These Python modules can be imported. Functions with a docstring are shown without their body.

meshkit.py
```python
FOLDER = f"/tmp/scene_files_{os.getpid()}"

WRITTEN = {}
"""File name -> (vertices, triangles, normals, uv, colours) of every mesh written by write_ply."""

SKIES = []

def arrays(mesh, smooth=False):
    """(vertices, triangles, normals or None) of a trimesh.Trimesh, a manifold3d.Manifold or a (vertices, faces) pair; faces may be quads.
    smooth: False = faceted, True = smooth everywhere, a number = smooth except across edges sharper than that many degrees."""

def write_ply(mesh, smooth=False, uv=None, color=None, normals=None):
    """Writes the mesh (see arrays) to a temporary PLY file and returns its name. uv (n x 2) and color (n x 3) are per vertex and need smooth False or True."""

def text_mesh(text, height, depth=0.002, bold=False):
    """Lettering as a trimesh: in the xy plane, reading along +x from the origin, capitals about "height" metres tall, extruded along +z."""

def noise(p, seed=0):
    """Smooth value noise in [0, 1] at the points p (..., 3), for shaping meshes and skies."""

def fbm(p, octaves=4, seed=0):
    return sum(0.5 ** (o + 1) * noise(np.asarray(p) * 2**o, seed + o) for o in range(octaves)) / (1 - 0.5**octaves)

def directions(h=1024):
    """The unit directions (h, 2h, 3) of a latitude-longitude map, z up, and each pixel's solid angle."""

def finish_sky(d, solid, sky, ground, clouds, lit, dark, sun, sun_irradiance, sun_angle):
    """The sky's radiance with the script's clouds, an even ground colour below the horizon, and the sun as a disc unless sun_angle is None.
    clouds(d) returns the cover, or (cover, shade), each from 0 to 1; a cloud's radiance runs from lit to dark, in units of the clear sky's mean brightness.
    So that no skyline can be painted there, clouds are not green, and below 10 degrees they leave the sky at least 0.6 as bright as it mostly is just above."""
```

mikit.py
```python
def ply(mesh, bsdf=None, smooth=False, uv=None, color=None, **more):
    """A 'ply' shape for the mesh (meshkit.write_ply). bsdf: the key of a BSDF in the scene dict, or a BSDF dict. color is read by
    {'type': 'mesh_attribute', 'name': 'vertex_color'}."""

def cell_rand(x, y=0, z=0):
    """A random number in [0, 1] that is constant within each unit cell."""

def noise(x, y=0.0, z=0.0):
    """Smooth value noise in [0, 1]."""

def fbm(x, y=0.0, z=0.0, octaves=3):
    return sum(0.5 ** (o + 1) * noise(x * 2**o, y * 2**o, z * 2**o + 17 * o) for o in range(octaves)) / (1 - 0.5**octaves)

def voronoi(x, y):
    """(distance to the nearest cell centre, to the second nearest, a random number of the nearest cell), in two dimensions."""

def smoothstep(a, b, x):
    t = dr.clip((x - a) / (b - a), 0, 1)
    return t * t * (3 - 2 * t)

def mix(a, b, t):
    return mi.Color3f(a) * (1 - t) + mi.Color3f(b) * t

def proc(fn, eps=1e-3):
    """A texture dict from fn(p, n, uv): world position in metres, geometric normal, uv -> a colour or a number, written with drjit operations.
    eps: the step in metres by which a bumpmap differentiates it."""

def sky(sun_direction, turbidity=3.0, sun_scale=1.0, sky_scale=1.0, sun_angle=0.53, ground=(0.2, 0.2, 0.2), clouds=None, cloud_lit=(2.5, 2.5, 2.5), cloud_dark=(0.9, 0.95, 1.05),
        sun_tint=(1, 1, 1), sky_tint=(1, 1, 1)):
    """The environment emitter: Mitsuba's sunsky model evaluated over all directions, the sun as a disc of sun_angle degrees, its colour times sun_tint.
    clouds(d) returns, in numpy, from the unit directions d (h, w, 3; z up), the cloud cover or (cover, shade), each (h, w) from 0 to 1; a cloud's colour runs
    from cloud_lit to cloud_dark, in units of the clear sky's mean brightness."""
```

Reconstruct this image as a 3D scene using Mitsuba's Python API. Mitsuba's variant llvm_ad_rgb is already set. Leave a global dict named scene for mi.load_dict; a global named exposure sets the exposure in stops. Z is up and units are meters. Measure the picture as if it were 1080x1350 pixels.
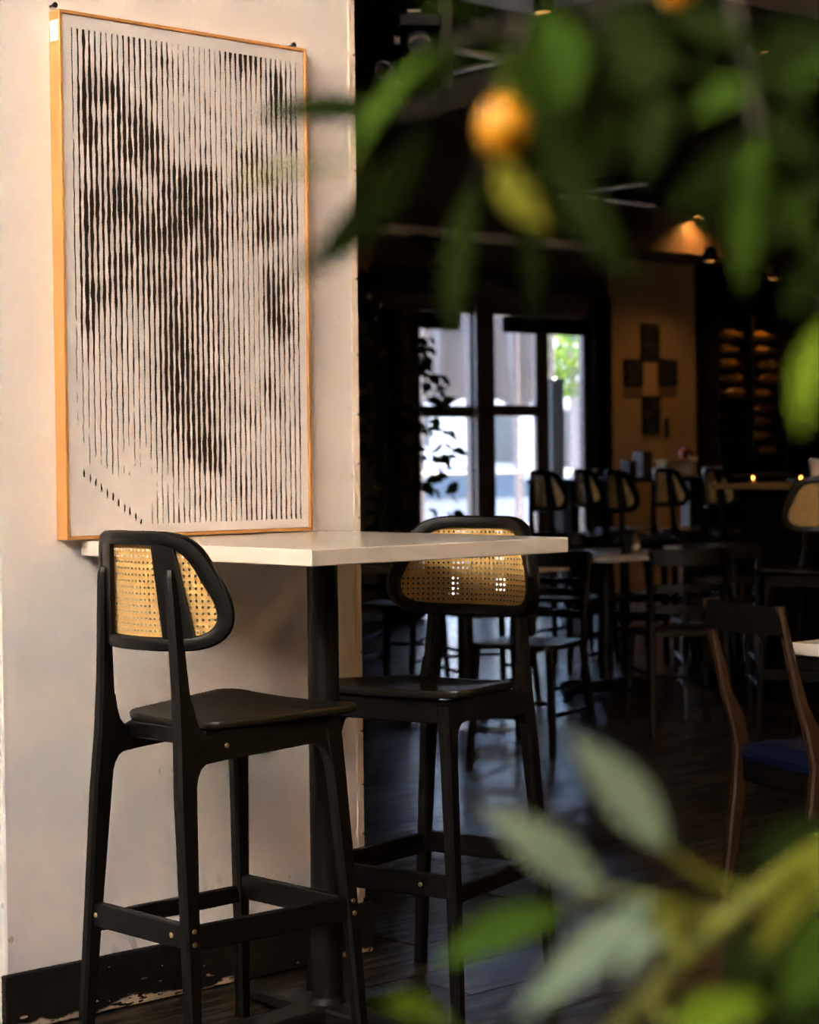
import math, random
import numpy as np
import trimesh
import manifold3d as m3
import shapely.geometry as sg
import drjit as dr
import mitsuba as mi
import mikit
import meshkit

T = mi.ScalarTransform4f
rng = np.random.default_rng(7)
random.seed(7)

# ------------------------------------------------------------------ camera, sky, exposure
scene, labels = {}, {}
CAM = dict(origin=(0, 0, 1.2423), target=(0.67172, 0.74037, 1.21692), up=(0.02567, 0.01102, 0.99961), fov=22.6537)
exposure = 6.0
scene['camera'] = {'type': 'thinlens', 'fov': CAM['fov'], 'fov_axis': 'x', 'aperture_radius': 0.0065, 'focus_distance': 4.05,
                   'to_world': T().look_at(origin=CAM['origin'], target=CAM['target'], up=CAM['up']), 'near_clip': 0.05, 'far_clip': 300}
# an open, bright day: hazy white cloud over blue; the sun stands behind the building and lights the street
def cloud_cover(d):
    n = meshkit.fbm(d * 2.3 + 4.0, 4, 3)
    return np.clip((n - 0.30) * 2.6, 0, 1) * 0.5, np.clip(n * 0.5, 0, 1)
scene['sky'] = mikit.sky((0.75, 0.12, 0.65), turbidity=3.0, sun_scale=1.0, sky_scale=1.0, sky_tint=(0.85, 0.97, 1.2), ground=(0.25, 0.24, 0.22), clouds=cloud_cover,
                         cloud_lit=(1.8, 1.8, 1.8), cloud_dark=(0.9, 0.95, 1.0))

# ------------------------------------------------------------------ materials
def mat(name, color, rough=0.5, spec=0.5, **kw):
    scene[name] = {'type': 'twosided', 'bsdf': {'type': 'principled', 'base_color': color if isinstance(color, dict) else {'type': 'rgb', 'value': list(color)},
                                                'roughness': rough, 'specular': spec, **kw}}
    return name

def coated(name, color, alpha, ior=1.5):
    scene[name] = {'type': 'twosided', 'bsdf': {'type': 'roughplastic', 'distribution': 'ggx', 'alpha': alpha, 'int_ior': ior, 'nonlinear': True,
                                                'diffuse_reflectance': color if isinstance(color, dict) else {'type': 'rgb', 'value': list(color)}}}
    return name

def bumped(name, inner, fn, scale, eps=1e-3):
    scene[name] = {'type': 'twosided', 'bsdf': {'type': 'bumpmap', 'scale': scale, 'tex': mikit.proc(fn, eps), 'nested': inner}}
    return name

def wall_color(p, n, uv):
    big = mikit.fbm(p.x * 1.7 + 3, p.y * 1.7, p.z * 1.7, 3)
    c = mikit.mix((0.765, 0.725, 0.675), (0.80, 0.765, 0.72), big)
    smear = mikit.smoothstep(0.66, 0.80, mikit.fbm(p.x * 9 + 7, p.y * 9, p.z * 4.2, 3)) * mikit.smoothstep(0.60, 0.15, p.z)
    c = mikit.mix(c, (0.50, 0.43, 0.36), smear * 0.55)
    dots = mikit.smoothstep(0.865, 0.90, mikit.noise(p.x * 55, p.y * 55, p.z * 40)) * mikit.smoothstep(0.55, 0.75, mikit.noise(p.x * 5, p.y * 5, p.z * 5 + 9))
    c = mikit.mix(c, (0.30, 0.23, 0.18), dots * 0.7)
    scuff = mikit.smoothstep(0.70, 0.78, mikit.noise(p.x * 40 + p.z * 18, p.y * 9, p.z * 16)) * mikit.smoothstep(0.34, 0.13, p.z) * mikit.smoothstep(0.5, 0.7, mikit.noise(p.x * 4, 1, p.z * 4))
    return mikit.mix(c, (0.36, 0.34, 0.33), scuff * 0.6)

def wall_bump(p, n, uv):
    return mikit.fbm(p.x * 90, p.y * 90, p.z * 90, 3) + 1.2 * mikit.smoothstep(0.80, 0.9, mikit.noise(p.x * 30, p.y * 30, p.z * 22))

bumped('plaster', {'type': 'principled', 'base_color': mikit.proc(wall_color), 'roughness': 0.6, 'specular': 0.35}, wall_bump, 0.0007)

def skirting_color(p, n, uv):
    edge = mikit.fbm(p.x * 16, p.y * 16, 2.0, 3) * 0.036 - 0.008
    low = mikit.smoothstep(0.008, 0.0, p.z - edge) * mikit.smoothstep(0.50, 0.58, mikit.noise(p.x * 6.3, p.y * 6.3, 4))
    fleck = mikit.smoothstep(0.80, 0.83, mikit.fbm(p.x * 22, p.y * 34, p.z * 70, 2)) * mikit.smoothstep(0.075, 0.02, p.z)
    fleck2 = mikit.smoothstep(0.86, 0.875, mikit.fbm(p.x * 75, p.y * 75, p.z * 90, 2))
    low = low * mikit.smoothstep(0.34, 0.42, mikit.fbm(p.x * 70, p.y * 70, p.z * 160, 2))
    return mikit.mix((0.005, 0.0045, 0.004), (0.52, 0.40, 0.28), dr.clip(low + fleck + fleck2, 0, 1))
mat('skirting_paint', mikit.proc(skirting_color), 0.45)

def plank_color(tone):
    def fn(p, n, uv):
        cell = mikit.cell_rand(dr.floor((p.y - 0.05) / 0.2233), dr.floor(p.x / 0.9 + tone))
        g = mikit.fbm(p.x * 5 + cell * 30, p.y * 55 + cell * 9, 1.0, 4)
        h = mikit.fbm(p.x * 26 + cell * 8, p.y * 120, 3.0, 3)
        c = mikit.mix((0.009, 0.0068, 0.0045), (0.034, 0.0245, 0.015), mikit.smoothstep(0.35, 0.72, g))
        c = mikit.mix(c, (0.010, 0.008, 0.006), mikit.smoothstep(0.55, 0.72, h) * 0.8)
        return c * (0.8 + 0.35 * tone)
    return fn
def plank_bump(p, n, uv):
    return mikit.fbm(p.x * 12, p.y * 90, 0.0, 4)
for k in range(3):
    bumped('plank_%d' % k, {'type': 'principled', 'base_color': mikit.proc(plank_color(k / 2)), 'roughness': 0.22 + 0.03 * k, 'specular': 0.8}, plank_bump, 0.0009)
def boards_color(p, n, uv):
    row = (p.y - 0.0553) / 0.2233
    fy = row - dr.floor(row)
    gap = mikit.smoothstep(0.022, 0.012, dr.minimum(fy, 1 - fy))
    return mikit.mix(plank_color(0.5)(p, n, uv), (0.012, 0.010, 0.008), gap)
bumped('floor_boards', {'type': 'principled', 'base_color': mikit.proc(boards_color), 'roughness': 0.24, 'specular': 0.8}, plank_bump, 0.0009)

coated('black_lacquer', (0.0035, 0.0031, 0.0024), 0.16, 1.36)
coated('black_seat', (0.024, 0.0185, 0.012), 0.12, 1.45)
mat('black_steel', (0.006, 0.0056, 0.005), 0.42, 0.25)
mat('black_matte', (0.004, 0.0037, 0.0034), 0.9, 0.0)
mat('brass', (0.62, 0.48, 0.22), 0.3, 0.5, metallic=1.0)
coated('white_stone', mikit.proc(lambda p, n, uv: mikit.mix((0.80, 0.76, 0.70), (0.86, 0.82, 0.76), mikit.fbm(p.x * 6, p.y * 6, p.z * 30, 4))), 0.035, 1.5)
mat('frame_gold', mikit.proc(lambda p, n, uv: mikit.mix((0.58, 0.285, 0.085), (0.64, 0.34, 0.115), mikit.fbm(p.x * 60, p.y * 60, p.z * 7, 3))), 0.34, 0.6, metallic=0.35)
def canvas_bump(p, n, uv):
    return mikit.fbm(p.x * 260, p.z * 260, 0.0, 2)
bumped('canvas_white', {'type': 'principled', 'base_color': {'type': 'rgb', 'value': [0.70, 0.66, 0.625]}, 'roughness': 0.7, 'specular': 0.25}, canvas_bump, 0.0004)
mat('ink', (0.012, 0.011, 0.009), 0.55, 0.3)
mat('tape', (0.84, 0.79, 0.72), 0.5)

def cane_color(p, n, uv):
    a, b = uv.x * 80.0, uv.y * 80.0            # one unit per cane cell of 12.5 mm
    fa, fb = a - dr.floor(a), b - dr.floor(b)
    line = dr.maximum(mikit.smoothstep(0.06, 0.02, dr.abs(fa - 0.06)), mikit.smoothstep(0.06, 0.02, dr.abs(fb - 0.06)))
    line = dr.maximum(line, dr.maximum(mikit.smoothstep(0.06, 0.02, dr.abs(fa - 0.94)), mikit.smoothstep(0.06, 0.02, dr.abs(fb - 0.94))))
    s, t = fa + fb, fa - fb
    diag = dr.maximum(mikit.smoothstep(0.07, 0.02, dr.abs(dr.abs(s - 1) - 0.62)), mikit.smoothstep(0.07, 0.02, dr.abs(dr.abs(t) - 0.62)))
    c = mikit.mix((0.83, 0.53, 0.18), (0.89, 0.61, 0.25), mikit.noise(a * 1.3, b * 1.3))
    return mikit.mix(c, (0.33, 0.15, 0.03), 0.30 * dr.maximum(line, diag * 0.8))
scene['cane'] = {'type': 'principledthin', 'base_color': mikit.proc(cane_color), 'roughness': 0.42, 'diff_trans': 0.75, 'spec_trans': 0.0}

# ------------------------------------------------------------------ mesh helpers
def rbox(x0, x1, y0, y1, z0, z1, r=0.003):
    """A box with chamfered edges."""
    r = min(r, (x1 - x0) * .45, (y1 - y0) * .45, (z1 - z0) * .45)
    pts = []
    for X, sx in ((x0, 1), (x1, -1)):
        for Y, sy in ((y0, 1), (y1, -1)):
            for Z, sz in ((z0, 1), (z1, -1)):
                pts += [(X, Y + sy * r, Z + sz * r), (X + sx * r, Y, Z + sz * r), (X + sx * r, Y + sy * r, Z)]
    return trimesh.convex.convex_hull(np.array(pts))

def loft(rings, caps=True):
    """rings: list of (n, 3) arrays of equal n -> a closed skin."""
    n, k = len(rings[0]), len(rings)
    v = np.vstack(rings)
    f = []
    for i in range(k - 1):
        for j in range(n):
            a, b = i * n + j, i * n + (j + 1) % n
            f += [[a, b, b + n], [a, b + n, a + n]]
    if caps:
        c0, c1 = len(v), len(v) + 1
        v = np.vstack([v, rings[0].mean(0), rings[-1].mean(0)])
        for j in range(n):
            f += [[c0, (j + 1) % n, j], [c1, (k - 1) * n + j, (k - 1) * n + (j + 1) % n]]
    m = trimesh.Trimesh(v, f, process=False)
    if caps and m.volume < 0:
        m.invert()
    return m

def tube(pts, radii, n=10):
    pts = np.asarray(pts, float)
    radii = np.broadcast_to(radii, len(pts))
    rings, ref = [], None
    for i in range(len(pts)):
        d = pts[min(i + 1, len(pts) - 1)] - pts[max(i - 1, 0)]
        d /= np.linalg.norm(d)
        if ref is None:
            ref = np.cross(d, [0.31, 0.22, 0.92]); ref /= np.linalg.norm(ref)
        a = ref - d * (ref @ d); a /= np.linalg.norm(a); ref = a
        b = np.cross(d, a)
        t = np.arange(n) * 2 * np.pi / n
        rings.append(pts[i] + radii[i] * (np.cos(t)[:, None] * a + np.sin(t)[:, None] * b))
    return loft(rings)

def rect_ring(c, wx, wy, r):
    x, y = wx / 2, wy / 2
    r = min(r, x * .8, y * .8)
    q = [(x, y - r), (x - r, y), (-x + r, y), (-x, y - r), (-x, -y + r), (-x + r, -y), (x - r, -y), (x, -y + r)]
    return np.array([(c[0] + a, c[1] + b, c[2]) for a, b in q])

def lathe(profile, n=32, center=(0, 0, 0)):
    t = np.arange(n) * 2 * np.pi / n
    rings = [np.stack([max(r, 1e-4) * np.cos(t), max(r, 1e-4) * np.sin(t), np.full(n, z)], 1) + np.array(center) for r, z in profile]
    return loft(rings)

def sphere(c, r, scale=(1, 1, 1), sub=2):
    m = trimesh.creation.icosphere(subdivisions=sub, radius=r)
    m.apply_scale(scale)
    m.apply_translation(c)
    return m

def extrude(poly, h):
    return trimesh.creation.extrude_polygon(poly, h, engine='earcut')

def cat(*ms):
    return trimesh.util.concatenate(list(ms))

def rot(m, axis, deg, about=(0, 0, 0)):
    m = m.copy()
    m.apply_transform(trimesh.transformations.rotation_matrix(math.radians(deg), axis, about))
    return m

def disc(c, normal, r, h, n=12):
    """A small flat button whose axis is 'normal'."""
    m = lathe([(r * .6, 0), (r, 0), (r, h * .6), (r * .75, h)], n)
    m.apply_transform(trimesh.geometry.align_vectors([0, 0, 1], normal))
    m.apply_translation(c)
    return m

# ------------------------------------------------------------------ scene helpers
def numbered(key):
    if key not in scene and key not in labels and not any(k.startswith(key + '__') for k in scene):
        return key
    i = 1
    while True:
        k = '%s_%03d' % (key, i)
        if k not in scene and k not in labels and not any(x.startswith(k + '__') for x in scene):
            return k
        i += 1

def thing(name, label, category, group=None):
    key = numbered(name)
    labels[key] = {'label': label, 'category': category}
    if group:
        labels[key]['group'] = group
    return key

def part(parent, name, mesh, bsdf, smooth=30, label=None, **kw):
    key = numbered(parent + '__' + name)
    scene[key] = mikit.ply(mesh, bsdf, smooth=smooth, **kw)
    if label:
        labels[key] = {'label': label}
    return key

def solo(name, mesh, bsdf, label, category, group=None, smooth=30, **kw):
    key = thing(name, label, category, group)
    scene[key] = mikit.ply(mesh, bsdf, smooth=smooth, **kw)
    return key

def structure(name, mesh, bsdf, smooth=False, **kw):
    scene[name] = mikit.ply(mesh, bsdf, smooth=smooth, **kw)
    labels[name] = {'kind': 'structure'}
    return name

def dup(root, name, label, to_world, group=None, skip=()):
    """A copy of a thing with its parts under a key of its own."""
    key = thing(name, label, labels[root]['category'], group or labels[root].get('group'))
    for k in [k for k in scene if k.startswith(root + '__')]:
        if any(s in k for s in skip):
            continue
        scene[key + k[len(root):]] = {**scene[k], 'to_world': to_world}
        if k in labels:
            labels[key + k[len(root):]] = dict(labels[k])
    return key

def place(root, to_world):
    for k in scene:
        if k.startswith(root + '__'):
            scene[k] = {**scene[k], 'to_world': to_world}

def pose(x, y, r, z=0.0, s=(1, 1, 1)):
    return T().translate([x, y, z]).rotate([0, 0, 1], math.degrees(r)).scale(list(s))

# ------------------------------------------------------------------ the room
X0, X1, Y0, Y1, ZC = -1.2, 19.0, -5.0, 12.6, 5.0
mat('dark_wall', (0.055, 0.040, 0.026), 0.7)
mat('dark_ceiling', (0.020, 0.016, 0.011), 0.8)
mat('warm_wall', (0.34, 0.23, 0.11), 0.7)
mat('brown_wall', (0.085, 0.055, 0.034), 0.7)
mat('soffit_paint', (0.42, 0.29, 0.20), 0.7)
mat('door_metal', (0.060, 0.044, 0.032), 0.45)
mat('glass_black', (0.010, 0.010, 0.011), 0.2)
scene['pane_glass'] = {'type': 'thindielectric', 'int_ior': 1.5}

structure('floor', rbox(X0 - .2, X1, Y0, Y1 + .1, -0.12, -0.0035, .001), 'floor_boards')
structure('ceiling', rbox(X0 - .25, X1 + .15, Y0 - .15, Y1 + .2, ZC, ZC + .15, .001), 'dark_ceiling')
structure('wall_right', rbox(X1, X1 + .15, Y0, Y1, 0, ZC, .001), 'dark_wall')
structure('wall_rear', rbox(X0 - .2, X1, Y0 - .15, Y0, 0, ZC, .001), 'dark_wall')
# street front beside the camera: a wide open band above a high sill, then solid wall
structure('wall_front', cat(rbox(X0 - .2, X0, -5, 12.6, 4.85, ZC, .001), rbox(X0 - .2, X0, -1.6, 3.85, 0, 2.7, .001), rbox(X0 - .2, X0, 3.85, 12.6, 0, 4.85, .001), rbox(X0 - .2, X0, -5, -1.6, 0, 4.85, .001)), 'plaster')

# the far wall with the street doors
structure('wall_back', cat(rbox(X0 - .2, 11.42, Y1, Y1 + .2, 0, ZC, .001), rbox(11.42, 13.88, Y1, Y1 + .2, 2.56, ZC, .001),
                           rbox(13.88, X1, Y1, Y1 + .2, 0, ZC, .001)), 'brown_wall')
WP = 'wall_back'
part(WP, 'warm_panel', rbox(13.90, 15.10, Y1 - .03, Y1 - .002, 0.0, 3.06, .002), 'warm_wall', False)
part(WP, 'wine_niche', rbox(15.12, 17.6, Y1 - .05, Y1 - .002, 0.0, 3.06, .002), 'black_matte', False)
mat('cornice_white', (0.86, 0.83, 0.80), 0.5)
part(WP, 'cornice', rbox(11.08, 13.62, Y1 - .16, Y1 - .002, 3.085, 3.17, .004), 'cornice_white', False)  # bright end of one ledge; its light is put into the white
part(WP, 'ledge', rbox(13.62, 18.9, Y1 - .16, Y1 - .002, 3.085, 3.15, .004), 'brown_wall', False)
part(WP, 'pale_return', rbox(10.76, 11.04, Y1 - .03, Y1 - .002, 0.0, 3.0, .002), 'warm_wall', False)

# pillar wall with the picture
PX0, PX1, PY0, PY1 = 2.330, 3.368, 3.900, 4.30
structure('wall_left', rbox(PX0, PX1, PY0, PY1, 0, ZC, .004), 'plaster')
structure('wall_side_added', rbox(X0, PX0 - .001, PY0 + .12, PY1 - .02, 0, ZC, .004), 'plaster')  # unseen wall added to keep window light out of the deep room
mat('bead_paint', (0.80, 0.70, 0.58), 0.5)
zc = [0.135, 0.30, 0.425, 0.56, 0.76, 0.985, 1.10, 1.235, 1.36, 1.51, 1.70, 1.97, 2.26, 3.0, ZC - .01]
for a, b in zip(zc[:-1], zc[1:]):
    w = 0.010 + 0.004 * rng.random()
    part('wall_left', 'corner_bead', rbox(PX1 - .016 - w * .3, PX1 - .011 + w * .2, PY0 - .0028, PY0 + .002, a + .003, b - .002, .001), 'bead_paint', False)
    part('wall_left', 'corner_strip', rbox(PX1 - .009, PX1 + .0025, PY0 - .0018, PY0 + .03, a + .001, b - .003, .0012), 'bead_paint', False)
structure('baseboard_left', cat(rbox(PX0 - .015, PX1 + .016, PY0 - .016, PY0 - .0005, 0.0, 0.126, .003), rbox(PX1 + .0005, PX1 + .016, PY0 - .016, PY1 + .0, 0.0, 0.126, .003)), 'skirting_paint')

# floor planks (wood-look tiles), one by one as far as the camera can tell them apart
fwx, fwy = math.cos(0.834), math.sin(0.834)
def seen(x, y, lo=3.0, hi=10.5):
    d, s = x * fwx + y * fwy, x * fwy - y * fwx
    return lo < d < hi and -0.235 * d - .25 < s < 0.235 * d + .35
W_, L_ = 0.2233, 0.9
count = 0
plank_cache = {}
for j in range(0, 46):
    y0 = 5.1912 - W_ * 12 + j * W_
    off = (j * 0.37) % 1.0
    for i in range(0, 16):
        x0 = (i - off) * L_ + 1.0
        if not any(seen(x0 + a * L_, y0 + b * W_) for a in (0, .5, 1) for b in (0, 1)) or (x0 < PX1 and y0 + W_ > PY0 - .02) or count >= 290:
            continue
        if 'p' not in plank_cache:
            pm = rbox(0.002, L_ - .002, 0.002, W_ - .002, -0.0034, 0.0, .0014)
            for k in range(3):
                plank_cache[k] = mikit.ply(pm, 'plank_%d' % k)
            plank_cache['p'] = 1
        key = numbered('floor__plank')
        scene[key] = {**plank_cache[int(rng.integers(3))], 'to_world': T().translate([x0, y0, 0.0005 * rng.random() - .0005])}
        count += 1
# ------------------------------------------------------------------ street doors
def door(name, x0, x1, label_x):
    structure(name, cat(rbox(x0, x0 + .07, Y1 + .02, Y1 + .09, 0, 2.56, .004), rbox(x1 - .07, x1, Y1 + .02, Y1 + .09, 0, 2.56, .004),
                        rbox(x0 + .07, x1 - .07, Y1 + .02, Y1 + .09, 2.49, 2.56, .004), rbox(x0 + .07, x1 - .07, Y1 + .02, Y1 + .09, 0, .10, .004)), 'door_metal')
    part(name, 'pane', rbox(x0 + .07, x1 - .07, Y1 + .052, Y1 + .054, .10, 2.49, .0002), 'pane_glass', False)
door('door_1', 11.42, 12.25, 0)
structure('trim_1', rbox(12.20, 12.42, Y1 - .03, Y1 + .12, 0, 2.60, .006), 'door_metal')
door('door_2', 12.37, 13.66, 0)
part('door_1', 'mid_rail', rbox(11.50, 12.18, Y1 + .03, Y1 + .08, 1.60, 1.70, .004), 'door_metal', False)
part('door_2', 'mid_rail', rbox(12.44, 13.02, Y1 + .03, Y1 + .08, 1.615, 1.715, .004), 'door_metal', False)
part('door_2', 'stile', rbox(12.99, 13.15, Y1 + .03, Y1 + .08, 0.10, 2.49, .004), 'door_metal', False)
part('door_2', 'blind_cassette', rbox(12.55, 13.58, Y1 - .09, Y1 + .015, 2.34, 2.48, .01), 'black_matte', False)
part('door_1', 'blind_cassette', rbox(11.10, 11.95, Y1 - .09, Y1 + .015, 2.34, 2.48, .01), 'black_matte', False)
structure('trim_2', rbox(13.66, 13.89, Y1 - .06, Y1 + .12, 0, 2.72, .006), 'black_matte')

# ------------------------------------------------------------------ bar stool
ZS = 0.7255
def leg_path(s, front):
    if front:
        P = [(.221, s * .199, 0, .030, .026), (.209, s * .185, .25, .034, .027), (.190, s * .163, .57, .042, .028), (.180, s * .153, .70, .050, .028)]
    else:
        P = [(-.213, s * .1885, 0, .030, .026), (-.203, s * .167, .28, .036, .027), (-.192, s * .143, .58, .046, .028), (-.186, s * .134, .69, .046, .028),
             (-.190, s * .127, .80, .034, .026), (-.196, s * .118, .95, .027, .024), (-.199, s * .1135, 1.015, .024, .022), (-.1995, s * .113, 1.030, .016, .015)]
    return P
def leg_mesh(s, front):
    P = np.array(leg_path(s, front))
    zz = np.unique(np.concatenate([np.linspace(P[0, 2], P[-1, 2], 18), P[:, 2]]))
    rings = []
    for z in zz:
        x, y, wx, wy = (np.interp(z, P[:, 2], P[:, c]) for c in (0, 1, 3, 4))
        rings.append(rect_ring((x, y, z), wx, wy, .006))
    return loft(rings)
def leg_y(z, front):
    P = np.array(leg_path(1, front))
    return np.interp(z, P[:, 2], P[:, 1])

APRON = [(-.195, .585), (-.172, .600), (-.166, .620), (-.158, .634), (-.146, .642), (-.10, .646), (.02, .652), (.115, .657), (.140, .655), (.155, .645), (.163, .628), (.168, .605), (.195, .60),
         (.195, .706), (-.105, .7055), (-.116, .700), (-.130, .695), (-.144, .699), (-.156, .712), (-.164, .735), (-.170, .765), (-.195, .77)]
def apron_mesh(s):
    poly = sg.Polygon(APRON).buffer(.003).buffer(-.003)
    m = extrude(poly, .024)
    v = m.vertices.copy()
    t = np.clip((v[:, 0] + .19) / .37, 0, 1)
    y = (1 - t) * leg_y(v[:, 1], False) + t * leg_y(v[:, 1], True)
    m.vertices = np.stack([v[:, 0], s * (y + v[:, 2] - .012), v[:, 1]], 1)
    if m.volume < 0:
        m.invert()
    return m

def smooth_poly(pts, r):
    return sg.Polygon(pts).buffer(-r).buffer(2 * r).buffer(-r)

def seat_mesh():
    P = sg.Polygon([(-.128, -.150), (-.128, .150), (.10, .204), (.222, .236), (.222, -.236), (.10, -.204)])
    P = P.buffer(-.045, 12).buffer(.045, 12)
    ring = np.array(P.exterior.coords)[:-1]
    # even samples
    L = P.exterior.length
    N = 96
    ring = np.array([P.exterior.interpolate(L * k / N).coords[0] for k in range(N)])
    c = np.array([.05, 0])
    def surf(xy):
        return ZS + .030 * (xy[:, 0] - .02) + .16 * xy[:, 1] ** 2 - .25 * np.clip(.05 - np.abs(xy[:, 0] + .0), 0, 1) * 0
    top, rings = [], []
    # bottom centre -> rim -> top centre
    def mk(scale, dz, base):
        xy = c + (ring - c) * scale
        return np.column_stack([xy, surf(xy) + dz])
    for sc, dz in ((.05, -.018), (.5, -.018), (.975, -.018), (.992, -.0155), (1.0, -.011), (1.0, -.006), (.993, -.0015), (.98, 0), (.9, -.0005), (.75, -.004), (.55, -.007), (.3, -.009), (.05, -.009)):
        rings.append(mk(sc, dz, 0))
    return loft(rings)

# backrest: drawn in arc length s and height z, bent round a vertical cylinder
BR, BXC = 0.28, -0.205
def bend(s, z, depth=0.0):
    """depth > 0 towards the sitter."""
    lean = -.04 * (z - .95)
    R = BR - depth
    return np.stack([BXC + BR - R * np.cos(s / BR) + lean, R * np.sin(s / BR), z], -1)
def closed_curve(pts, n):
    from scipy.interpolate import CubicSpline
    p = np.array(pts + [pts[0]], float)
    t = np.concatenate([[0], np.cumsum(np.linalg.norm(np.diff(p, axis=0), axis=1))])
    cs = CubicSpline(t, p, bc_type='periodic')
    return cs(np.linspace(0, t[-1], n, endpoint=False))
half_out = [(0.0, 1.1065), (.065, 1.1065), (.118, 1.102), (.155, 1.088), (.180, 1.064), (.203, 1.025), (.223, .985), (.233, .948), (.228, .914), (.206, .888), (.170, .873), (.110, .8675), (.05, .867)]
half_in = [(0.0, 1.0775), (.055, 1.0775), (.098, 1.075), (.130, 1.064), (.151, 1.043), (.172, 1.007), (.190, .975), (.200, .946), (.197, .925), (.181, .908), (.152, .8985), (.10, .8945), (.05, .894)]
OUT = closed_curve(half_out + [(0.0, .867)] + [(-s, z) for s, z in half_out[:0:-1]], 140)
INN = closed_curve(half_in + [(0.0, .894)] + [(-s, z) for s, z in half_in[:0:-1]], 140)
def back_frame_mesh():
    prof = [(0, -.010), (.0, .010), (.12, .014), (.5, .0155), (.88, .014), (1, .009), (1, -.009), (.88, -.014), (.5, -.0155), (.12, -.014)]
    rings = []
    for w, d in prof:
        p = INN * (1 - w) + OUT * w
        rings.append(bend(p[:, 0], p[:, 1], d))
    n = len(OUT)
    v = np.vstack(rings)
    f = []
    k = len(rings)
    for i in range(k):
        for j in range(n):
            a, b, c_, d_ = i * n + j, i * n + (j + 1) % n, ((i + 1) % k) * n + (j + 1) % n, ((i + 1) % k) * n + j
            f += [[a, b, c_], [a, c_, d_]]
    m = trimesh.Trimesh(v, f, process=False)
    if m.volume < 0:
        m.invert()
    return m
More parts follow.
